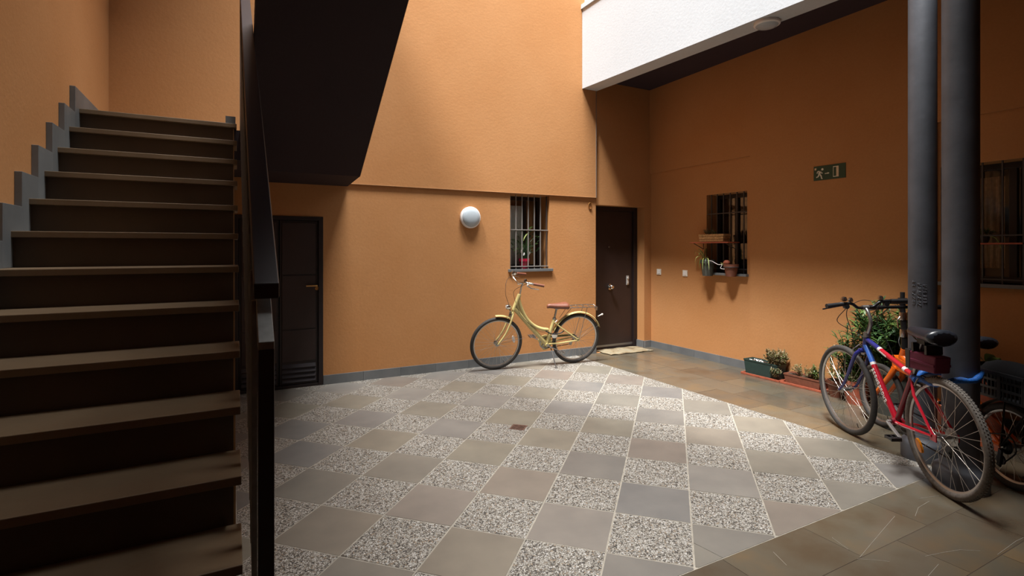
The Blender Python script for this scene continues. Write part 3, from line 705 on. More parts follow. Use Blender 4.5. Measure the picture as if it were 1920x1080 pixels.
wheel(rb, 'front_wheel', (1.06, 0, R), R, .021, 'rubber', STR, ns=32)
wheel(rb, 'rear_wheel', (0, 0, R), R, .021, 'rubber_dusty', ns=32, knobs=True, refl=(.56, 'reflector', .225))
put(MB().tube(curve([(.770, 0, .815), (.735, 0, .865), (.715, 0, .92), (.735, 0, .985), (.765, 0, 1.022)]), .0125, 12).lathe([(.024, -.015), (.024, .018)], 16, c=(.768, 0, .822)).lathe([(.017, -.022), (.017, .022)], 14, 'y', c=(.765, 0, 1.022)).build('stem', 'steel', rb, True), STR)
bar = MB()
for s_ in (1, -1): bar.tube(curve([(.765, 0, 1.022), (.763, s_*.055, 1.024), (.755, s_*.10, 1.055), (.75, s_*.15, 1.062), (.735, s_*.29, 1.055)]), .011, 10)
hb = put(bar.build('handlebar', 'black_metal', rb, True), STR)
for s_ in (1, -1):
    MB().tube([(.745, s_*.175, 1.060), (.733, s_*.30, 1.054)], [.0155, .017], 12).build('grip', 'black', hb, True)
    MB().tube([(.755, s_*.15, 1.062), (.79, s_*.165, 1.045), (.79, s_*.23, 1.035), (.765, s_*.31, 1.03)], [.012, .008, .006, .005], 8).build('brake_lever', 'black_metal', hb, True)
    MB().lathe([(.018, -.014), (.020, 0), (.018, .014)], 14, 'x', c=(.755, s_*.145, 1.04)).build('shifter', 'black', hb, True)
    MB().lathe([(.0, .022), (.012, .018), (.017, .006), (.017, -.01)][::-1], 14, c=(.757, s_*.11, 1.082)).build('bell', 'chrome', hb, True)
MB().lathe([(.0, .024), (.015, .02), (.021, .006), (.021, -.006), (.010, -.012)][::-1], 16, c=(.752, .16, 1.09)).build('bell', 'chrome', hb, True)
mb = MB()
mb.tube(curve([(.77, .12, 1.045), (.83, .10, .96), (.85, .06, .84), (.835, .05, .72)]), .0028, 6).tube(curve([(.77, -.12, 1.045), (.83, -.08, .93), (.80, .0, .80), (.80, .02, .73)]), .0028, 6)
mb.tube(curve([(.76, .14, 1.03), (.85, .16, .92), (.80, .06, .84), (.76, .02, .80)]), .0028, 6).tube(curve([(.77, -.1, 1.05), (.78, 0, 1.075), (.77, .1, 1.05)]), .0022, 6)
mb.build('brake_cable', 'black', hb, True)
mb = MB()
for s_ in (1, -1): mb.tube([(.86, s_*.05, .665), (.868, s_*.045, .70), (.86, 0, .735)], .005, 6).box(.835, .875, s_*.022-.006, s_*.022+.006, .655, .668)
put(mb.build('front_brake', 'steel', rb, True), STR)
mb = MB()
for s_ in (1, -1): mb.tube([(.175, s_*.05, .60), (.165, s_*.04, .64), (.18, 0, .665)], .005, 6).box(.15, .19, s_*.024-.006, s_*.024+.006, .60, .612)
mb.build('rear_brake', 'steel', rb, True)
sd = saddle(rb, .29, -.03, .970, .082, 'vinyl', -.010, thick=.092)
mb = MB()
for s_ in (1, -1): mb.tube([(.25, s_*.018, .915), (.19, s_*.02, .885), (.10, s_*.022, .885), (.04, s_*.045, .915)], .004, 6)
mb.box(.10, .17, -.03, .03, .868, .90).build('saddle_rail', 'black_metal', sd)
MB().tube([(.252, 0, .66), (.165, 0, .885)], .013, 12).build('seat_post', 'steel', rb, True)
crank(rb, BBp, .165, .085, math.radians(200), 'black_metal', pw=.07)
MB().tube([(.45, -.047, .375), (.0, -.047, R+.035)], .0045, 6).tube([(.45, -.047, .205), (.04, -.047, .20), (.0, -.047, R-.05)], .0045, 6).build('chain', 'black_metal', rb)
mb = MB()
for k in range(6): mb.lathe([(.052-.006*k, -.036-.0035*k), (.052-.006*k, -.038-.0035*k)], 24, 'y', c=(0, 0, R))
mb.build('cassette', 'steel', rb)
MB().bar((.0, -.065, R-.03), (.05, -.055, .215), .01, .022).lathe([(.02, -.044), (.02, -.052)], 14, 'y', c=(.05, 0, .215)).build('rear_derailleur', 'black_metal', rb, True)
sb = MB().prism([(.256, .815), (-.012, .815), (.004, .715), (.256, .700)], lambda x, z: (x, -.045, z), lambda x, z: (x, .045, z))
bag = sb.build('saddle_bag', 'burgundy', None, bevel=.008); tag(bag, 'burgundy nylon saddle bag hanging under the black saddle', 'bag'); bag.matrix_world = rb.matrix_world @ Matrix.Translation((0, .0, 0))
bag.data.materials.append(M['black'])
MB().prism([(.260, .820), (.214, .818), (.222, .703), (.260, .696)], lambda x, z: (x, -.048, z), lambda x, z: (x, .048, z)).build('bag_panel', 'black', bag, bevel=.003)
MB().box(.0, .212, -.049, .049, .752, .768).build('bag_flap', 'burgundy', bag, bevel=.002)
MB().box(.06, .08, -.046, .046, .815, .87).box(.18, .20, -.046, .046, .815, .87).build('bag_strap', 'black', bag)

# ---- small orange bike behind the columns
ob = bike_root('bicycle', 'small-wheeled orange folding bicycle behind the columns with rear crate rack', (4.17, 1.39), (4.69, 2.38), .0)
R = .255; LW = 1.118; ht_t, ht_b = (.86, 0, .68), (.915, 0, .53); BBp = (.42, 0, .27)
fr_ = MB().tube([ht_t, ht_b], .026, 14)
fr_.tube(curve([(.885, 0, .62), (.80, 0, .56), (.66, 0, .42), (.52, 0, .335), BBp]), .027, 14)
fr_.tube([(.30, 0, .55), BBp], .020, 12).tube([(.80, 0, .555), (.34, 0, .47)], .018, 12)
for s_ in (1, -1): fr_.tube([(.40, s_*.03, .275), (.01, s_*.06, R)], .010, 8).tube([(.31, s_*.02, .50), (.01, s_*.06, R+.01)], .009, 8)
fr_.prism([(.955, .615), (.77, .57), (.77, .49), (.955, .515)], lambda x, z: (x, -.03, z), lambda x, z: (x, .03, z))
fr_.build('frame', 'orange_paint', ob, True)
fk = MB()
for s_ in (1, -1): fk.tube([(.925, s_*.03, .515), (.95, s_*.05, .45), (LW, s_*.055, R)], [.022, .021, .014], 10)
fk.tube([(.925, -.045, .515), (.925, .045, .515)], .022, 10).tube([ht_b, (.925, 0, .51)], .022, 10).build('fork', 'orange_paint', ob, True)
wheel(ob, 'front_wheel', (LW, 0, R), R, .022, 'rubber', ns=24)
wheel(ob, 'rear_wheel', (0, 0, R), R, .022, 'rubber', ns=24)
MB().tube([(.86, 0, .68), (.87, 0, .84), (.885, 0, .99)], [.024, .022, .018], 12).build('stem', 'black_metal', ob, True)
MB().lathe([(.026, -.03), (.028, 0), (.026, .03)], 14, c=(.878, 0, .93)).lathe([(.028, -.03), (.03, 0), (.028, .03)], 14, c=(.868, 0, .80)).tube([(.88, .02, .93), (.87, .05, .90), (.86, .05, .84)], .006).build('stem_clamp', 'chrome', ob, True)
hb = MB().tube([(.87, -.27, 1.0), (.885, 0, 1.0), (.87, .27, 1.0)], .0125, 10).build('handlebar', 'black_metal', ob, True)
for s_ in (1, -1):
    MB().tube([(.875, s_*.17, 1.0), (.87, s_*.29, 1.0)], [.016, .018], 12).build('grip', 'black', hb, True)
    MB().tube([(.89, s_*.12, 1.0), (.92, s_*.14, .985), (.915, s_*.26, .97)], [.010, .008, .005], 8).build('brake_lever', 'steel', hb, True)
MB().tube([(.885, 0, 1.0), (.885, 0, 1.045)], .020, 12).tube([(.885, 0, 1.045), (.885, 0, 1.07)], .030, 12).tube([(.885, 0, 1.07), (.885, 0, 1.115)], .016, 12).build('bar_end_light', 'black', hb, True)
MB().tube(curve([(.90, .10, .99), (1.0, .12, .88), (.98, .06, .74), (.93, .03, .60)]), .003, 6).tube(curve([(.90, -.10, .99), (.98, -.09, .86), (.95, -.02, .72), (.88, -.02, .64)]), .003, 6).build('brake_cable', 'black', ob, True)
sd = saddle(ob, .43, .15, .880, .075, 'vinyl', thick=.07)
MB().tube([(.30, 0, .54), (.26, 0, .84)], .016, 12).build('seat_post', 'black_metal', ob, True)
crank(ob, BBp, .16, .08, math.radians(120), 'black_metal', pw=.06)
MB().prism([(.42+.10*math.cos(t), .27+.10*math.sin(t)) for t in [PI*k/10-1.57 for k in range(11)]] + [(.02, R+.05), (.02, R-.045)], lambda x, z: (x, .048, z), lambda x, z: (x, .056, z)).build('chain_guard', 'orange_paint', ob, bevel=.002)
mb = MB()
for k in range(6): mb.lathe([(.048-.005*k, .036+.003*k), (.048-.005*k, .038+.003*k)], 20, 'y', c=(0, 0, R))
mb.bar((.0, .066, R-.02), (.02, .06, .13), .012, .03).lathe([(.03, .052), (.03, .062)], 14, 'y', c=(.01, 0, .17)).tube(curve([(.10, .06, .30), (-.06, .075, .34), (-.10, .07, .26), (-.03, .07, .17)]), .004, 6)
mb.build('rear_derailleur', 'black_metal', ob, True)
rk = MB()
for s_ in (1, -1):
    rk.tube([(.28, s_*.05, .545), (-.20, s_*.06, .545)], .006, 8)
    rk.tube([(-.02, s_*.06, .545), (.0, s_*.066, R)], .005, 8).tube([(-.18, s_*.06, .545), (.0, s_*.066, R)], .005, 8)
for x in (.2, .08, -.04, -.16): rk.tube([(x, -.06, .545), (x, .06, .545)], .005, 8)
rk.build('rear_rack', 'black_metal', ob, True)
fender(ob, (0, 0, R), R+.022, .6, 2.6, .03, 'black', 'rear_fender')
# crate
cr = thing('plastic_crate', 'black open-sided plastic crate strapped on the rear bicycle rack', 'crate'); cr.matrix_world = ob.matrix_world @ Matrix.Translation((0, 0, .553))
x0, x1, y0, y1, H = -.215, .235, -.14, .14, .165
MB().box(x0+.01, x1-.01, y0+.01, y1-.01, 0, .008).build('crate_floor', 'black', cr)
MB().box(x0-.008, x1+.008, y0-.008, y0+.004, H-.02, H).box(x0-.008, x1+.008, y1-.004, y1+.008, H-.02, H).box(x0-.008, x0+.004, y0, y1, H-.02, H).box(x1-.004, x1+.008, y0, y1, H-.02, H).build('crate_rim', 'black', cr)
for zz in (.0, .055, .105):
    MB().box(x0, x1, y0, y0+.005, zz, zz+.014).box(x0, x1, y1-.005, y1, zz, zz+.014).box(x0, x0+.005, y0, y1, zz, zz+.014).box(x1-.005, x1, y0, y1, zz, zz+.014).build('crate_hoop', 'black', cr)
mb = MB()
for x in [x0+(x1-x0)*k/18 for k in range(19)]: mb.box(x-.003, x+.003, y0+.001, y0+.006, 0, H-.01).box(x-.003, x+.003, y1-.006, y1-.001, 0, H-.01)
for y in [y0+(y1-y0)*k/12 for k in range(13)]: mb.box(x0+.001, x0+.006, y-.003, y+.003, 0, H-.01).box(x1-.006, x1-.001, y-.003, y+.003, 0, H-.01)
mb.build('crate_ribs', 'black', cr, kind='stuff')
for x in (x0, x0+.15, x1-.15, x1):
    MB().box(x-.012, x+.012, y1-.007, y1+.002, 0, H).build('crate_post', 'black', cr); MB().box(x-.012, x+.012, y0-.002, y0+.007, 0, H).build('crate_post', 'black', cr)
# lumpy dark bag in the crate
P = []; F = []; n = 14; m_ = 8
for i in range(m_+1):
    a = -PI/2+PI*i/m_
    for j in range(n):
        t = 2*PI*j/n; k_ = 1+.09*math.sin(3*t+i)+.05*math.cos(5*t)
        P.append((.01+.19*math.cos(a)*math.cos(t)*k_, .10*math.cos(a)*math.sin(t)*k_, .115+.10*math.sin(a)))
for i in range(m_):
    for j in range(n): F.append((i*n+j, i*n+(j+1) % n, (i+1)*n+(j+1) % n, (i+1)*n+j))
M['black_cloth'] = plain('black cloth', (20, 20, 22), .95, spec=.15)
gb = MB().add(P, F).build('bag', 'black_cloth', None, True); tag(gb, 'black soft bag lying inside the plastic crate', 'bag'); gb.matrix_world = cr.matrix_world.copy()
# blue sleeved cable lock round the near column
cx_, cy_ = 3.895, 1.600
pts = []
for k in range(26):
    a = 2*PI*k/25*.985; pts.append((cx_+.155*math.cos(a+2.2), cy_+.155*math.sin(a+2.2)+.0, .665-.035*math.cos(a)+.01*math.sin(5*a)))
rad = [.017+.003*math.sin(k*2.1) for k in range(26)]
lk = MB().tube(pts, rad, 10).build('cable_lock', 'blue_sleeve', None, True); tag(lk, 'blue sleeved cable lock looped round the near grey column', 'lock')
p0 = Vector(pts[0]); MB().tube([p0+Vector((-.035, -.02, .0)), p0+Vector((.03, .03, .0))], .022, 12).build('lock_body', 'blue_sleeve', lk, True)

# ---------------------------------------------------------------- lamps, sign, switches, letter
wl = thing('wall_lamp', 'round white glass bulkhead lamp on the back wall', 'lamp', (2.55, YB, 1.83))
MB().lathe([(.125, 0), (.131, -.012), (.131, -.04), (.118, -.052), (.112, -.052), (.112, 0)], 48, 'y').build('lamp_ring', 'white_paint', wl, True)
MB().lathe([(.116, -.048), (.112, -.060), (.098, -.073), (.068, -.083), (.03, -.088), (0, -.089)], 48, 'y').build('glass_dome', 'opal', wl, True)
cl = thing('ceiling_lamp', 'flat round white lamp under the white beam beside the dark ceiling', 'lamp', (4.345, 3.17, zb(3.17)))
MB().lathe([(.108, .006), (.113, -.012), (.113, -.028), (.102, -.036)], 48).build('lamp_ring', 'white_paint', cl, True)
MB().lathe([(.101, -.033), (.088, -.044), (.05, -.052), (0, -.055)], 48).build('glass_dome', 'opal', cl, True)
sg = thing('exit_sign', 'green emergency exit sign with running figure, arrow and doorway', 'sign', (XR-.028, 3.416, 2.168))
SGW, SGH = .329, .150
sf = lambda x: (lambda s, t: (x, -s, t))
def sp(poly, mat_, name='symbol'):
    return MB().prism(poly, sf(-.006), sf(-.0045)).build(name, mat_, sg)
MB().box(-.005, 0, -SGW, 0, 0, SGH).build('plate', 'sign_green', sg, bevel=.001)
sp([(.205, .020), (.205, .128), (.262, .128), (.262, .020)], 'sign_cream', 'doorway_frame')
MB().prism([(.210, .027), (.210, .120), (.238, .120), (.238, .027)], sf(-.0072), sf(-.0055)).build('doorway_opening', 'sign_green', sg)
MB().prism([(.238, .024), (.238, .123), (.262, .128), (.262, .018)], sf(-.0076), sf(-.0055)).build('door_symbol', 'sign_tan', sg)
sp([(.120, .060), (.120, .068), (.150, .070), (.150, .076), (.168, .066), (.150, .057), (.150, .062)], 'sign_cream', 'arrow')
mb = MB()
mb.prism([(.094+.012*math.cos(t), .112+.012*math.sin(t)) for t in [2*PI*k/14 for k in range(14)]], sf(-.006), sf(-.0045))
for a, b, w_ in (((.075, .098), (.058, .066), .022), ((.060, .068), (.050, .040), .014), ((.050, .040), (.030, .034), .011), ((.066, .066), (.082, .042), .014), ((.082, .042), (.086, .016), .012), ((.086, .016), (.096, .017), .010),
                 ((.072, .098), (.044, .094), .010), ((.044, .094), (.037, .074), .009), ((.078, .096), (.084, .072), .009), ((.084, .072), (.098, .074), .008)):
    mb.bar((-.0052, -a[0], a[1]), (-.0052, -b[0], b[1]), .0016, w_, up=(0, -(b[1]-a[1]), -(b[0]-a[0])))
mb.build('running_figure', 'sign_cream', sg)
sp([(.012, .112), (.012, .130), (.030, .133), (.030, .116), (.020, .108)], 'sign_tan', 'corner_mark')
for yy, lab in ((5.733, 'cream wall switch plate nearest the room corner'), (5.235, 'cream wall switch plate nearer the potted window')):
    s_ = thing('light_switch', lab, 'switch', (XR, yy, 1.115))
    MB().box(-.009, 0, -.042, .042, -.042, .042).build('plate', 'cream', s_, bevel=.002)
    MB().box(-.014, -.008, -.026, .026, -.026, .026).build('rocker', 'white_paint', s_, bevel=.002)
a0 = PI*.28
lt = MB().tube([(4.355+.028*math.cos(t), YB-.008, 2.042+.042*math.sin(t)) for t in [a0+(2*PI-2*a0)*k/20 for k in range(21)]], .0065, 8)
for s_ in (1, -1): lt.tube([(4.355+.028*math.cos(a0), YB-.008, 2.042+s_*.042*math.sin(a0)), (4.355+.028*math.cos(a0), YB-.008, 2.042+s_*(.042*math.sin(a0)-.012))], .0065, 8)
tag(lt.build('letter', 'brass', None, True), 'brass letter C fixed to the wall left of the flat door', 'letter')
# ---------------------------------------------------------------- doormat and drain
mb = MB(); n, m_ = 22, 8; P = []; F = []
for i in range(n+1):
    for j in range(m_+1):
        x = 4.53+.74*i/n; y = 5.66+.36*j/m_
        w_ = .006+.005*math.sin(i*.9+j*.4)*(1 if i < 8 else .4) + (.003 if j in (0, m_) else 0)
        P.append((x+.012*math.sin(j*1.3), y+.008*math.sin(i*1.1)-.02*(i/n), .004+abs(w_)))
for i in range(n):
    for j in range(m_): a_ = i*(m_+1)+j; F.append((a_, a_+m_+1, a_+m_+2, a_+1))
dm = mb.add(P, F).build('doormat', 'mat', None, True); sd = dm.modifiers.new('t', 'SOLIDIFY'); sd.thickness = .006; sd.offset = -1
tag(dm, 'worn woven beige doormat before the dark flat door', 'mat')
dr = thing('floor_drain', 'small square rusty floor drain set in a pebble tile', 'drain', (2.05, 3.745, 0), -PI/4)
MB().box(-.062, .062, -.062, .062, -.004, .002).build('frame', 'drain', dr, bevel=.001)
for k in range(5): MB().box(-.05, .05, -.046+.0195*k, -.036+.0195*k, .0015, .005).build('grate_bar', 'drain', dr)
# ---------------------------------------------------------------- planters on trays
def tray(label, y0, y1):
    t = thing('planter_tray', label, 'tray', (5.32, (y0+y1)/2, 0)); h = (y1-y0)/2
    MB().box(-.09, .09, -h+.01, h-.01, 0, .010).build('tray_floor', 'terracotta', t, bevel=.003)
    MB().box(-.10, -.088, -h, h, .0, .024).box(.088, .10, -h, h, .0, .024).box(-.088, .088, -h, -h+.012, .0, .024).box(-.088, .088, h-.012, h, .0, .024).build('tray_rim', 'terracotta', t, bevel=.003)
    return t
tray('terracotta tray under the dark green planter', 3.665, 4.15)
tray('terracotta tray under the low brown planter', 3.20, 3.655)
def trough(name, label, y0, y1, h, mat_, w_=.075):
    t = thing(name, label, 'planter', (5.325, (y0+y1)/2, .0105)); L = (y1-y0)/2
    A = lambda s, z, k: [(-w_*s, -L*s, z), (w_*s, -L*s, z), (w_*s, L*s, z), (-w_*s, L*s, z)]
    mb = MB(); P = A(.90, 0, 0)+A(1.0, h, 0)+A(.94, h, 0)+A(.88, h*.82, 0)
    F = [(3, 2, 1, 0)]
    for r_ in range(3):
        for j in range(4): F.append((r_*4+j, r_*4+(j+1) % 4, r_*4+4+(j+1) % 4, r_*4+4+j))
    mb.add(P, F).build('trough', mat_, t)
    MB().box(-w_*1.02, w_*1.02, -L*1.01, -L*.97, h-.014, h+.002).box(-w_*1.02, w_*1.02, L*.97, L*1.01, h-.014, h+.002).box(-w_*1.04, -w_*.96, -L*1.01, L*1.01, h-.014, h+.002).box(w_*.96, w_*1.04, -L*1.01, L*1.01, h-.014, h+.002).build('trough_rim', mat_, t)
    P = []; F = []; n = 12; m_ = 5
    for i in range(n+1):
        for j in range(m_+1): P.append((-w_*.9+1.8*w_*.9*j/m_*1.0, -L*.92+1.84*L*i/n, h*.86+random.uniform(0, .012)))
    for i in range(n):
        for j in range(m_): a_ = i*(m_+1)+j; F.append((a_, a_+1, a_+m_+2, a_+m_+1))
    MB().add(P, F).build('soil', 'soil', t); return t
tg = trough('planter', 'dark green long planter with a dried scrubby plant', 3.70, 4.13, .165, 'green_plastic')
tb = trough('planter', 'low brown long planter of weedy dry seedlings beside the bicycles', 3.23, 3.63, .10, 'brown_plastic')
def scrub(parent, c, rx, ry, rz, n, mats, seed, leaf=.018, stems=24, width=.008, shape=.6):
    rng = random.Random(seed); sm = MB(); lf_ = MB()
    for k in range(stems):
        a = rng.uniform(0, 2*PI); q = rng.uniform(.3, 1)**.6; e = Vector((c[0]+rx*q*math.cos(a), c[1]+ry*q*math.sin(a), c[2]+rz*rng.uniform(.45, 1)*(1-.35*q*q)))
        b = Vector((c[0]+rx*.25*math.cos(a), c[1]+ry*.3*math.sin(a), c[2]))
        mid = (b+e)/2+Vector((rng.uniform(-.02, .02), rng.uniform(-.02, .02), rz*.12)); cv = curve([b, mid, e], 4); sm.tube(cv, .0018, 4)
        for j in range(n//stems):
            t = rng.uniform(.25, 1); p = cv[int(t*(len(cv)-1))]
            d_ = Vector((rng.gauss(0, 1), rng.gauss(0, 1), rng.gauss(.5, .8))).normalized()*leaf*rng.uniform(.6, 1.4)
            lf_.cur = rng.choice(range(len(mats))); random.seed(rng.random()); lf_.blade(p, p+d_, width, seg=2)
    sm.build('stems', 'stem', parent, kind='stuff'); lf_.build('foliage', mats, parent, kind='stuff')
scrub(tg, (-.01, -.15, .13), .13, .15, .24, 4200, ['dry', 'dry', 'dry', 'leaf'], 1, .020, 84, .008)
scrub(tg, (-.085, -.19, .04), .04, .06, .12, 900, ['dry', 'leaf_dark'], 8, .02, 30, .007)
mbp = MB(); rng = random.Random(2)
for q in range(22):
    cx_, cy_ = rng.uniform(-.055, .055), rng.uniform(-.02, .18); r_ = rng.uniform(.006, .011); mbp.lathe([(0, -r_), (r_, 0), (0, r_)], 6, c=(cx_, cy_, .152))
mbp.build('gravel', 'white_paint', tg, kind='stuff')
scrub(tb, (0, .0, .085), .075, .19, .17, 900, ['dry', 'leaf', 'dry'], 3, .020, 44, .006)
scrub(tb, (0, -.13, .085), .075, .07, .20, 500, ['leaf', 'leaf'], 4, .028, 18, .009)
# ---------------------------------------------------------------- potted plants behind the bicycles
def pot(parent, r, h, mat_, name='pot', c=(0, 0, 0), soil=True):
    p = MB().lathe([(r*.70, 0), (r*.95, h-.035), (r*1.04, h-.035), (r*1.06, h), (r*.96, h), (r*.92, h-.03), (0.0, h-.03)], 28, c=c).build(name, mat_, parent, True)
    if soil: MB().lathe([(r*.92, h-.032), (0, h-.022)], 20, c=c).build('soil', 'soil', parent)
    return p
def straps(parent, c, n, length, droop, w, mats, seed, up_=1.0, name='foliage', kind='stuff'):
    rng = random.Random(seed); mb = MB()
    for k in range(n):
        a = rng.uniform(0, 2*PI); q = rng.uniform(.25, 1); L = length*rng.uniform(.6, 1.05)
        b = Vector(c)+Vector((.03*math.cos(a), .03*math.sin(a), 0)); tip = b+Vector((math.cos(a)*L*q*.75, math.sin(a)*L*q*.75, L*(up_-q*droop)))
        if tip.x > 5.40-0 and parent is None: tip.x = 5.40
        mb.cur = rng.randrange(len(mats)); random.seed(k+seed*100); mb.blade(b, tip, w*rng.uniform(.7, 1.2), (0, 0, L*.10), seg=5)
    return mb.build(name, mats, parent, kind=kind)
p1 = thing('potted_shrub', 'bushy green shrub with narrow leaves in a dark pot behind the red bicycle', 'plant', (5.14, 2.52, 0))
pot(p1, .17, .40, 'dark_pot')
def leafy(parent, c, spread, height, stems, per, L, w, mats, seed, lean=(0, 0)):
    rng = random.Random(seed); sm = MB(); lf_ = MB()
    for k in range(stems):
        a = rng.uniform(0, 2*PI); q = rng.random()**.5; e = Vector((c[0]+spread*q*math.cos(a)*(.75 if math.cos(a) > 0 else 1)+lean[0], c[1]+spread*q*math.sin(a)*1.2+lean[1], c[2]+height*rng.uniform(.5, 1)*(1-.25*q)))
        b = Vector((c[0]+.05*math.cos(a), c[1]+.05*math.sin(a), c[2])); cv = curve([b, (b*1+e)/2+Vector((0, 0, height*.12)), e], 6); sm.tube(cv, .003, 5)
        for j in range(per):
            t = .2+.8*j/per; p = cv[min(len(cv)-1, int(t*(len(cv)-1)))]; aa = rng.uniform(0, 2*PI); l_ = L*rng.uniform(.6, 1.2)
            d_ = Vector((math.cos(aa), math.sin(aa), rng.uniform(-.1, .9))).normalized()*l_
            if parent.location.x+p.x+d_.x > 5.43: d_.x = 5.43-parent.location.x-p.x
            lf_.cur = rng.randrange(len(mats)); random.seed(seed*1000+k*50+j); lf_.blade(p, p+d_, w*rng.uniform(.7, 1.2), (0, 0, l_*.12), seg=3)
    sm.build('stems', 'leaf_dark', parent, kind='stuff'); lf_.build('foliage', mats, parent, kind='stuff')
leafy(p1, (-.02, .02, .38), .27, .68, 84, 24, .12, .016, ['leaf', 'leaf_dark', 'leaf_dark', 'leaf'], 21)
p2 = thing('potted_shrub', 'sprawling small-leaved plant in a terracotta pot seen through the red front wheel', 'plant', (5.18, 2.84, 0))
pot(p2, .12, .22, 'terracotta')
leafy(p2, (0, 0, .20), .20, .58, 44, 18, .075, .018, ['leaf', 'leaf_dark', 'leaf'], 22)
leafy(p2, (-.04, .05, .18), .18, .14, 14, 12, .08, .012, ['leaf', 'dry'], 26)
p3 = thing('potted_shrub', 'thin upright green sprigs left of the red bicycle handlebar', 'plant', (5.24, 3.06, 0))
pot(p3, .085, .16, 'brown_plastic')
leafy(p3, (0, 0, .14), .12, .40, 10, 20, .055, .011, ['leaf', 'leaf', 'dry'], 23)
leafy(p3, (.02, -.06, .15), .07, .74, 4, 20, .055, .011, ['leaf', 'leaf'], 24)
p4 = thing('potted_plant', 'broad-leaved plant in a terracotta pot behind the near column', 'plant', (5.22, 2.05, 0))
pot(p4, .13, .42, 'terracotta')
rng = random.Random(9)
for k in range(9):
    a = rng.uniform(0, 2*PI) if k else -2.2; L = rng.uniform(.12, .2); e = Vector((math.cos(a)*L, math.sin(a)*L*1.3, .40+rng.uniform(.08, .24)))
    random.seed(k); MB().blade((0, 0, .40), e, .075, (0, 0, .06), seg=5).build('leaf', 'leaf', p4)
p5 = thing('potted_plant', 'broad green leaf on a brown pot right of the near column', 'plant', (5.20, 1.86, 0))
pot(p5, .10, .50, 'terracotta')
for k, (dx, dy, dz_) in enumerate([(-.03, .10, .10), (-.05, -.06, .11), (.05, .02, .12), (-.06, .12, .01), (.02, -.10, .06)]):
    random.seed(k+40); MB().blade((0, 0, .49), (dx, dy, .50+dz_), .09, (0, 0, .05), seg=5).build('leaf', 'leaf', p5)
# ---------------------------------------------------------------- window plants and shelves
lily = thing('potted_plant', 'leafy peace lily in a crimson pot on the sill behind the back window bars', 'plant', (3.385, 6.025, 1.191))
pot(lily, .072, .13, 'redpot')
rng = random.Random(4)
for k in range(52):
    a = rng.uniform(0, 2*PI); q = rng.uniform(.2, 1); h_ = rng.uniform(.08, .36)*(1.15-.35*q)
    e = Vector((math.cos(a)*.21*q, math.sin(a)*.062*q-.01, .13+h_)); d_ = Vector((math.cos(a)*.085, math.sin(a)*.015, rng.uniform(-.05, .05)))
    if abs(e.x+d_.x) > .30: d_.x *= .3
    l_ = MB().blade(e, e+d_, rng.uniform(.028, .042), (0, 0, .018), seg=4).build('leaf', 'leaf_dark' if k % 2 else 'leaf', lily)
    MB().tube([(e.x*.15, 0, .12), (e.x*.6, e.y*.6, .13+h_*.8), e], .0018, 4).build('stalk', 'leaf_dark', l_)
for x, z in ((-.085, .225), (-.06, .255), (-.045, .19), (.04, .20), (.05, .235)):
    MB().blade((x, -.06, z-.02), (x+.008, -.065, z+.022), .022, (0, -.008, 0), seg=4).build('flower', 'white_paint', lily)
MB().blade((-.02, -.01, .36), (.07, -.02, .47), .022, (-.01, 0, .02), seg=5).build('leaf', 'leaf_stripe', lily)
sh = thing('window_shelf', 'narrow red-brown shelf fixed across the bars of the potted window', 'shelf', (XR, 4.68, 1.535))
MB().box(-.20, .012, -.31, .29, -.014, 0).build('board', 'shelf', sh, bevel=.003)
for yy in (-.26, .24): MB().tube([(-.18, yy, -.014), (.0, yy, -.09), (.0, yy, -.014)], .005, 6).build('bracket', 'dark_bar', sh)
bx = thing('wicker_box', 'oblong woven wicker planter box standing on the window shelf', 'box', (5.36, 4.65, 1.536))
for kk in range(3):
    z = .002+.033*kk; w_, l_ = .062+.003*kk, .185+.004*kk
    MB().box(-w_, -w_+.012, -l_, l_, z, z+.030).box(w_-.012, w_, -l_, l_, z, z+.030).box(-w_+.012, w_-.012, -l_, -l_+.012, z, z+.030).box(-w_+.012, w_-.012, l_-.012, l_, z, z+.030).build('woven_band', 'wicker', bx, bevel=.004)
MB().box(-.05, .05, -.17, .17, .0, .07).build('soil', 'soil', bx)
scrub(bx, (0, .08, .07), .06, .11, .12, 260, ['dry', 'leaf_dark'], 31, .03, 14, .006)
scrub(bx, (0, -.02, .07), .06, .10, .07, 120, ['leaf_dark'], 32, .03, 8, .006)
ml = thing('hanging_pot', 'dark pot with pale striped spider plant hung on the window bars', 'plant', (5.36, 4.755, 1.105))
pot(ml, .088, .205, 'dark_pot')
rng = random.Random(6)
for k in range(22):
    a = rng.uniform(.3, 2.6)+(PI if k % 5 == 0 else 0); L = rng.uniform(.12, .24); dz_ = rng.uniform(-.16, .14)
    dx, dy = -math.sin(a)*L*.55, (math.cos(a)*.3+.55)*L*.9
    if k < 4: dx, dy, dz_ = -.12, .02-.05*k, -.12
    random.seed(k); MB().blade((0, .02, .20), (max(-.2, dx), dy, .20+dz_), .013, (dx*.3, dy*.3, .075), seg=6).build('strap_leaf', ['leaf', 'leaf_stripe', 'leaf_dark', 'leaf_stripe'][k % 4], ml)
for k in range(8):
    random.seed(k+70); MB().blade((0, .05, .19), (rng.uniform(-.04, .02), rng.uniform(.0, .12), rng.uniform(.28, .40)), .010, seg=3).build('strap_leaf', 'leaf_dark', ml)
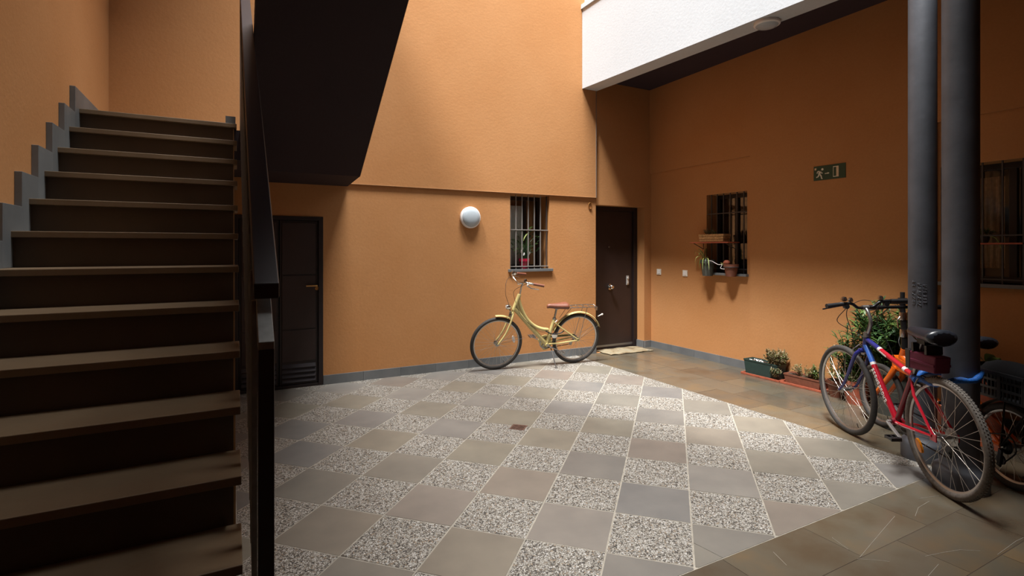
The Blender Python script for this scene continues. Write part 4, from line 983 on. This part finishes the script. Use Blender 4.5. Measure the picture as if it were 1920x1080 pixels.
MB().lathe([(.093, .16), (.098, .165), (.093, .17), (.088, .165)], 24, loop=True).tube([(.09, 0, .165), (.13, 0, .19)], .003, 6).build('wire_holder', 'dark_bar', ml, True)
mr = thing('hanging_pot', 'brown terracotta pot with red-flowered plant hung on the window bars', 'plant', (5.37, 4.405, 1.112))
pot(mr, .084, .150, 'brown_plastic')
MB().lathe([(.089, .11), (.094, .115), (.089, .12), (.084, .115)], 24, loop=True).tube([(.085, 0, .115), (.12, 0, .14)], .003, 6).build('wire_holder', 'dark_bar', mr, True)
P = []; F = []
for i in range(7):
    a = -PI/2+PI*i/6
    for j in range(12): t = 2*PI*j/12; P.append((-.01+.042*math.cos(a)*math.cos(t)*(1+.1*math.sin(3*t)), .055+.042*math.cos(a)*math.sin(t), .165+.035*math.sin(a)))
for i in range(6):
    for j in range(12): F.append((i*12+j, i*12+(j+1) % 12, (i+1)*12+(j+1) % 12, (i+1)*12+j))
MB().add(P, F).build('flower_clump', 'terracotta', mr, True)
MB().tube(curve([(-.06, .33, .19), (-.07, .24, .185), (-.09, .19, .175), (-.09, .12, .145), (-.08, .07, .14), (-.09, .08, .10), (-.08, .03, .09)]), .0035, 5).build('twine', 'white_paint', mr)
scrub(mr, (-.05, .07, .13), .04, .05, .05, 60, ['leaf_stripe', 'leaf'], 33, .02, 8, .006)
sh3 = thing('window_shelf', 'dull red shelf inside the wide barred window behind the columns', 'shelf', (XR+.11, 1.93, 1.50))
MB().box(-.10, .06, -.17, .17, -.014, 0).build('board', 'shelf', sh3, bevel=.003)
fp = thing('potted_plant', 'small trailing plant on the shelf inside the wide barred window', 'plant', (XR+.09, 2.03, 1.501))
pot(fp, .035, .06, 'dark_pot')
scrub(fp, (0, 0, .05), .05, .07, .10, 160, ['leaf_dark', 'leaf'], 41, .03, 10, .010)
mb = MB().tube(curve([(-.02, -.03, .06), (-.05, -.10, .03), (-.05, -.14, -.08)], 5), .003, 5); mb.build('trailing_stem', 'leaf_stripe', fp)
